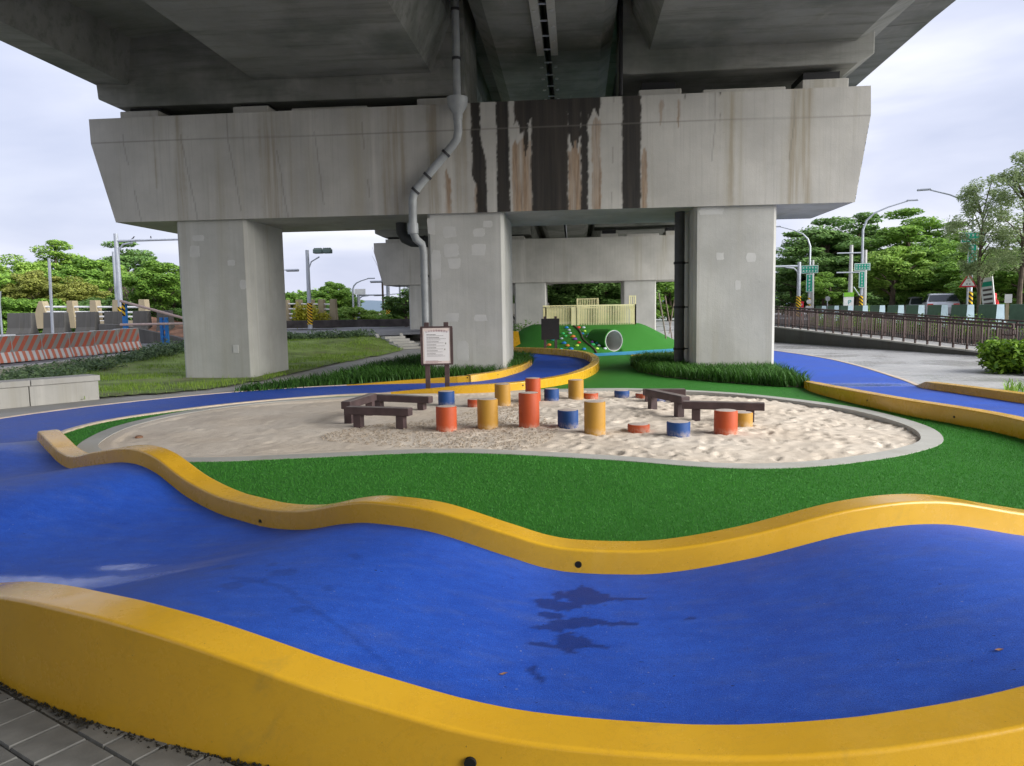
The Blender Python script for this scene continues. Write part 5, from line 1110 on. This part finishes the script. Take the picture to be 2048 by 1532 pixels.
arm_lamp(758, 590, 22, 72, 1, 'lower flat lamp head above the distant hill', 800)
p = atY(707, 620, 60); street_lamp((p.x, 60, .5), atY(707, 568, 60).z-.2, 1.3, 'slim curved street lamp left of the distant hill', r=.09)
p = atY(718, 620, 66); t = gantry((p.x, 66, .5), atY(718, 586, 66).z-.5, 2.2, 'far grey mast with a white sign plate beside the slim street lamp', .16, False); MB().box((.2, -.2, 2.9), (1.0, .05, .5)).build('sign_plate', M['white'], t)
p = atY(778, 640, 58); t = thing('hazard_pole', (p.x, 58, .5), 'grey pole with a yellow and black band left of the second pier', 'pole'); MB().tube([(0, 0, 0), (0, 0, 6.2)], .13, 10).build('pole', M['steel'], t, True); MB().tube([(0, 0, .5), (0, 0, 2.2)], .2, 12).build('hazard_band', M['haz'], t, True)
# boundary wall and striped barrier behind the mound
t = thing('far_wall', (-3.5, 62, 0), 'pale panelled wall in the shade behind the green mound', 'wall')
for k in range(2): MB().box((-1.6+k*2.0, 0, 1.0), (1.97, .3, 2.2)).build('wall_panel', M['conc'], t, bevel=.02)
t = thing('far_planter_wall', (-1.0, 47.5, 0), 'low concrete planter wall left of the green mound', 'wall'); MB().box((-2.2, 0, .35), (6, .4, .9)).build('wall', M['conc'], t, bevel=.02)
hedge('dark_hedge', [(-4.8, 44), (-1.5, 43.2)], 1.2, 1.0, 2600, .08, M['leaf_dark'], 'dark hedge left of the green mound')
MB().box((-3.6, 57, .85), (3.2, .3, .8)).build('striped_barrier', M['haz_grey']); tag(bpy.data.objects['striped_barrier'], 'grey and black striped barrier in the shade left of the mound', 'barrier')
for k, px in enumerate((1338, 1344, 1349, 1335)):
    p = at(px, 668+k*9, 0); t = thing('timber_stake', (p.x, p.y, 0), ['timber stakes propped in a frame, the middle one behind the right pipe', 'timber stake at the back behind the right pipe', 'front timber stake behind the right pipe', 'leaning timber stake left of the other stakes'][k], 'stake', 'timber stakes'); MB().tube([(0, 0, 0), (.35*(-1)**k, .1, 2.2)], .03, 6).build('stake', M['bark_pale'], t, True)

# ------------------------------------------------------------------ trees
def crown(kind, seed, n, leaf):
    r = np.random.default_rng(seed); C = []; Rr = []
    if kind == 'round':
        for k in range(70):
            d = r.normal(size=3); d /= np.linalg.norm(d); q = r.uniform(.45, 1)**.5
            C.append((d[0]*q*2.1, d[1]*q*2.1, 3.9+d[2]*q*1.75)); s = r.uniform(.35, .75); Rr.append((s, s, s*.6))
    elif kind == 'tier':
        for z, rad, m_ in ((2.6, 2.9, 22), (3.5, 3.1, 24), (4.4, 2.5, 18), (5.2, 1.9, 14), (5.9, 1.2, 9), (6.5, .6, 4)):
            for k in range(m_):
                a, q = r.uniform(0, 2*PI), r.uniform(.15, 1)**.6; C.append((math.cos(a)*rad*q, math.sin(a)*rad*q, z+r.normal(0, .34)+.1*q)); s = r.uniform(.5, .95); Rr.append((s, s, s*.4))
    elif kind == 'wisp':
        for k in range(95):
            z = r.uniform(3.0, 8.2); rad = 1.5*math.sin(PI*min(1, max(.1, (z-2.4)/6.3)))+.15; a, q = r.uniform(0, 2*PI), r.uniform(.1, 1)**.5
            C.append((math.cos(a)*rad*q, math.sin(a)*rad*q, z)); s = r.uniform(.25, .55); Rr.append((s, s, s*.9))
    elif kind == 'bushy':
        for k in range(60):
            a, q = r.uniform(0, 2*PI), r.uniform(.05, 1)**.5; z = r.uniform(.5, 3.4); rad = 2.2*math.sqrt(max(.05, 1-((z-1.7)/2.1)**2)); C.append((math.cos(a)*rad*q, math.sin(a)*rad*q, z)); s = r.uniform(.4, .8); Rr.append((s, s, s*.6))
    C, Rr = np.array(C), np.array(Rr); V, Fq = leaf_cloud(C, Rr, n, leaf, r, .45)
    mb = MB(); top = {'round': 4.2, 'tier': 6.3, 'wisp': 6.5, 'bushy': 2.4}[kind]; R0 = {'round': .16, 'tier': .2, 'wisp': .1, 'bushy': .14}[kind]
    mb.tube([(0, 0, -.6), (.04, .02, top*.25), (-.05, .04, top*.55), (.03, -.02, top)], [R0*1.25, R0, R0*.75, R0*.3], 9)
    for k in r.choice(len(C), 16 if kind != 'wisp' else 24, replace=False):
        c = C[k]; z0 = max(top*.22, c[2]-r.uniform(.6, 1.6)); z0 = min(z0, top*.95); mid = (c[0]*.5, c[1]*.5, (z0+c[2])/2+.1); mb.tube([(0, 0, z0), mid, tuple(c)], [R0*.4, R0*.25, R0*.1], 5, False)
    return npmesh('crown', V, Fq, M['leaf_mid']), mb
KIND = {}
for kd, sd, n, lf in (('round', 1, 24000, .11), ('round', 2, 24000, .11), ('tier', 3, 32000, .115), ('tier', 4, 32000, .115), ('wisp', 5, 12500, .072), ('wisp', 6, 12500, .072), ('bushy', 7, 22000, .115)):
    me, mb = crown(kd, sd, n, lf); o = mb.build('trunk', M['bark'], None, True); tm = o.data; bpy.data.objects.remove(o); KIND.setdefault(kd, []).append((me, tm))
CR_CACHE = {}
def tree(kd, i, loc, s, leaf, label, rz=None, group=None, sz=None, bark=None):
    me, tm = KIND[kd][i % len(KIND[kd])]
    key = (me.name, leaf)
    if key not in CR_CACHE: m2 = me.copy(); m2.materials.clear(); m2.materials.append(M[leaf]); CR_CACHE[key] = m2
    t = thing('tree', loc, label, 'tree', group, random.uniform(0, 6.28) if rz is None else rz)
    for nm, d in (('crown', CR_CACHE[key]), ('trunk', tm)):
        o = link(nm, d, t); o.scale = (s, s, sz or s)
def tree_px(kd, i, px, top, Y, leaf, label, z0=.4, nat=None, group=None, wide=1.0):
    zt = atY(px, top, Y).z; x = atY(px, 620, Y).x; H = {'round': 5.9, 'tier': 6.7, 'wisp': 8.6, 'bushy': 3.9}[kd]; sz = (zt-z0)/H
    tree(kd, i, (x, Y, z0), sz*wide, leaf, label, group=group, sz=sz)
GL = 'trees beyond the left road'; GR = 'trees along the right road'
for a in [('bushy', 0, -40, 515, 50, 'leaf_mid', 'green tree cut by the left edge behind the pale road sign', .4), ('round', 0, 22, 512, 54, 'leaf_bright', 'light green tree behind the leftmost dark block', .2), ('round', 1, 75, 538, 50, 'leaf_olive', 'olive tree left of the leaning pole above the tan end post', .2), ('tier', 0, 118, 503, 60, 'leaf_bright', 'tall light green tree behind the leaning pole', .2), ('round', 0, 150, 555, 49, 'leaf_olive', 'low olive-brown tree above the white pipe rails', .2), ('round', 1, 185, 512, 58, 'leaf_mid', 'green tree midway between the leaning pole and the mast', .2), ('round', 0, 222, 530, 54, 'leaf_bright', 'light green tree just left of the mast with the arm', .2), ('tier', 1, 255, 500, 66, 'leaf_dark', 'dark tree rising behind the mast with the arm', .2), ('round', 1, 322, 518, 47, 'leaf_mid', 'green tree against the left edge of the left column', .2), ('bushy', 0, 350, 560, 52, 'leaf_dark', 'dark tree half hidden by the left column', .2), ('bushy', 0, 110, 590, 47, 'leaf_mid', 'low dark green bush behind the tan end post', .2), ('bushy', 0, 215, 590, 46, 'leaf_dark', 'low dark bush behind the white pipe rails', .2), ('bushy', 0, 20, 590, 46, 'leaf_mid', 'low green bush behind the leftmost dark block', .2)]:
    tree_px(*a[:7], z0=a[7], group=GL, wide=1.3)
for a in [('bushy', 0, 595, 578, 62, 'leaf_mid', 'green tree right of the left column behind the tan railing'), ('round', 1, 668, 562, 66, 'leaf_mid', 'rounded tree behind the tan railing between the columns'), ('bushy', 0, 705, 610, 58, 'leaf_bright', 'low light green bush under the slim curved street lamp'), ('bushy', 0, 640, 605, 62, 'leaf_dark', 'low dark tree behind the finned lamp mast'), ('bushy', 0, 748, 628, 60, 'leaf_mid', 'low green bush beneath the distant hill'), ('round', 0, 812, 575, 54, 'leaf_dark', 'dark green tree left of the second pier column'), ('round', 0, 690, 585, 74, 'leaf_mid', 'tree behind the slim curved street lamp'), ('bushy', 0, 735, 618, 70, 'leaf_bright', 'light green bush left of the distant hill gap'), ('bushy', 0, 775, 625, 56, 'leaf_mid', 'green bush at the foot of the hazard banded pole'), ('bushy', 0, 660, 620, 56, 'leaf_mid', 'green bush in front of the rounded tree by the tan railing'), ('bushy', 0, 790, 612, 62, 'leaf_bright', 'light green bush behind the hazard banded pole')]:
    tree_px(*a, z0=.2, group='trees between the left and middle columns', wide=1.35)
p = atY(1046, 600, 50); tree('wisp', 0, (p.x, 50, 0), .42, 'leaf_grey', 'small grey-green young tree in the shade right of the middle column')
# dead twiggy shrub and bare tree
t = thing('bare_tree', (atY(272, 600, 52).x, 52, .3), 'bare twiggy grey tree between the green trees by the mast', 'tree')
mb = MB()
for k in range(90):
    a, q = RNG.uniform(0, 2*PI), RNG.uniform(.1, 1); mb.tube([(0, 0, 1.2+q), (math.cos(a)*q*.9, math.sin(a)*q*.9, 2.6+RNG.uniform(0, 1)), (math.cos(a)*q*1.5, math.sin(a)*q*1.5, 3.0+RNG.uniform(0, 1.6))], [.03, .02, .006], 4, False)
mb.build('twigs', M['twig'], t); MB().tube([(0, 0, -.4), (0, 0, 2.2)], .1, 7).build('trunk', M['bark_pale'], t, True)
t = thing('bare_tree', (atY(766, 600, 64).x, 64, .3), 'bare twig crown peeking out left of the second pier cap', 'tree'); mb = MB(); zt = atY(766, 500, 64).z
for k in range(26):
    a, q = RNG.uniform(0, 2*PI), RNG.uniform(.1, 1); mb.tube([(0, 0, zt-3), (math.cos(a)*q*.5, 0, zt-1.6), (math.cos(a)*q*1.1, math.sin(a)*.4, zt-RNG.uniform(0, 1))], [.03, .02, .008], 4, False)
mb.build('twigs', M['twig'], t); MB().tube([(0, 0, -.4), (0, 0, zt-2.8)], .09, 7).build('trunk', M['bark'], t, True)
for a in [('tier', 0, 1585, 515, 74, 'leaf_dark', 'dark layered tree just right of the right column'), ('tier', 1, 1650, 455, 68, 'leaf_dark', 'big dark layered tree behind the green road signs'), ('tier', 0, 1712, 452, 72, 'leaf_dark', 'dark layered tree behind the utility poles'), ('round', 0, 1660, 545, 60, 'leaf_mid', 'mid green tree behind the parking sign'), ('round', 1, 1785, 490, 52, 'leaf_bright', 'bright yellow-green tree right of the thick concrete pole'), ('tier', 1, 1812, 440, 64, 'leaf_mid', 'tall feathery tree behind the bright yellow-green tree'), ('tier', 0, 1872, 495, 54, 'leaf_mid', 'layered green tree behind the silver car'), ('tier', 1, 1930, 500, 50, 'leaf_mid', 'layered green tree behind the triangle sign'), ('tier', 0, 1990, 515, 46, 'leaf_mid', 'layered green tree behind the white leaning board'), ('tier', 1, 2050, 490, 44, 'leaf_mid', 'layered green tree at the right edge of the picture'), ('bushy', 0, 1800, 570, 62, 'leaf_dark', 'dark low tree in the shade above the middle green blocks'), ('bushy', 0, 1905, 560, 58, 'leaf_dark', 'dark low tree in the shade above the silver car'), ('bushy', 0, 1600, 560, 82, 'leaf_dark', 'dark low tree behind the red upright sign'), ('bushy', 0, 1690, 560, 80, 'leaf_dark', 'dark low tree behind the lower utility pole'), ('bushy', 0, 1985, 570, 54, 'leaf_dark', 'dark low tree behind the red sculpture')]:
    tree_px(*a, z0=.4, group=GR, wide=1.45)
p = atY(1957, 620, 33.5); zt = atY(1960, 345, 33.5).z; tree('wisp', 0, (p.x, 33.5, .6), .8, 'leaf_grey', 'slender pale tree with wispy crown beside the triangle sign', rz=.5, sz=(zt-.6)/8.6)
p = atY(2040, 620, 32.); zt = atY(2040, 295, 32.).z; tree('wisp', 1, (p.x, 32., .6), .95, 'leaf_grey', 'tall wispy tree with a dark trunk at the right edge', rz=2, sz=(zt-.6)/8.6)
for a in [('bushy', 0, 1150, 545, 66, 'leaf_dark', 'dark tree in the gap below the second cap beam, left of centre'), ('bushy', 0, 1215, 540, 64, 'leaf_dark', 'dark tree in the gap below the second cap beam behind the cream fence'), ('bushy', 0, 1340, 545, 90, 'leaf_mid', 'tree seen in the slit left of the right column'), ('bushy', 0, 1060, 575, 110, 'leaf_dark', 'dark tree far behind the young tree in the shade')]:
    tree_px(*a, z0=0, group='far trees under the viaduct', wide=1.4)
# distant wood and hill that close the view
V = []; Fq = []; 
C = []; Rr = []
for k in range(260):
    a = R(RNG.uniform(-52, 52)); d = RNG.uniform(105, 150)
    if abs(math.degrees(a)+16) < 2.5: continue
    s = RNG.uniform(2, 4); C.append((math.sin(a)*d, math.cos(a)*d, RNG.uniform(.5, 4.0))); Rr.append((s, s, s*.7))
V, Fq = leaf_cloud(np.array(C), np.array(Rr), 26000, .42, RNG, .45)
tag(link('distant_wood', npmesh('distant_wood', V, Fq, M['leaf_mid'])), 'far-off belt of green trees closing the view', kind='stuff')
hx = np.linspace(-900, 500, 60); hz_ = 20+22*vnoise(hx, hx*0, 180, 41)+10*vnoise(hx, hx*0, 70, 42)
V = [(x, 1500+j*150, z*f) for j, f in ((0, 0), (1, .8), (2, 1.0)) for x, z in zip(hx, hz_+8)]
Fq = [(j*60+i, j*60+i+1, (j+1)*60+i+1, (j+1)*60+i) for j in range(2) for i in range(59)]
tag(link('hills', npmesh('hills', V, Fq, plain('hill_forest', (.12, .17, .22), .95), True)), kind='structure')
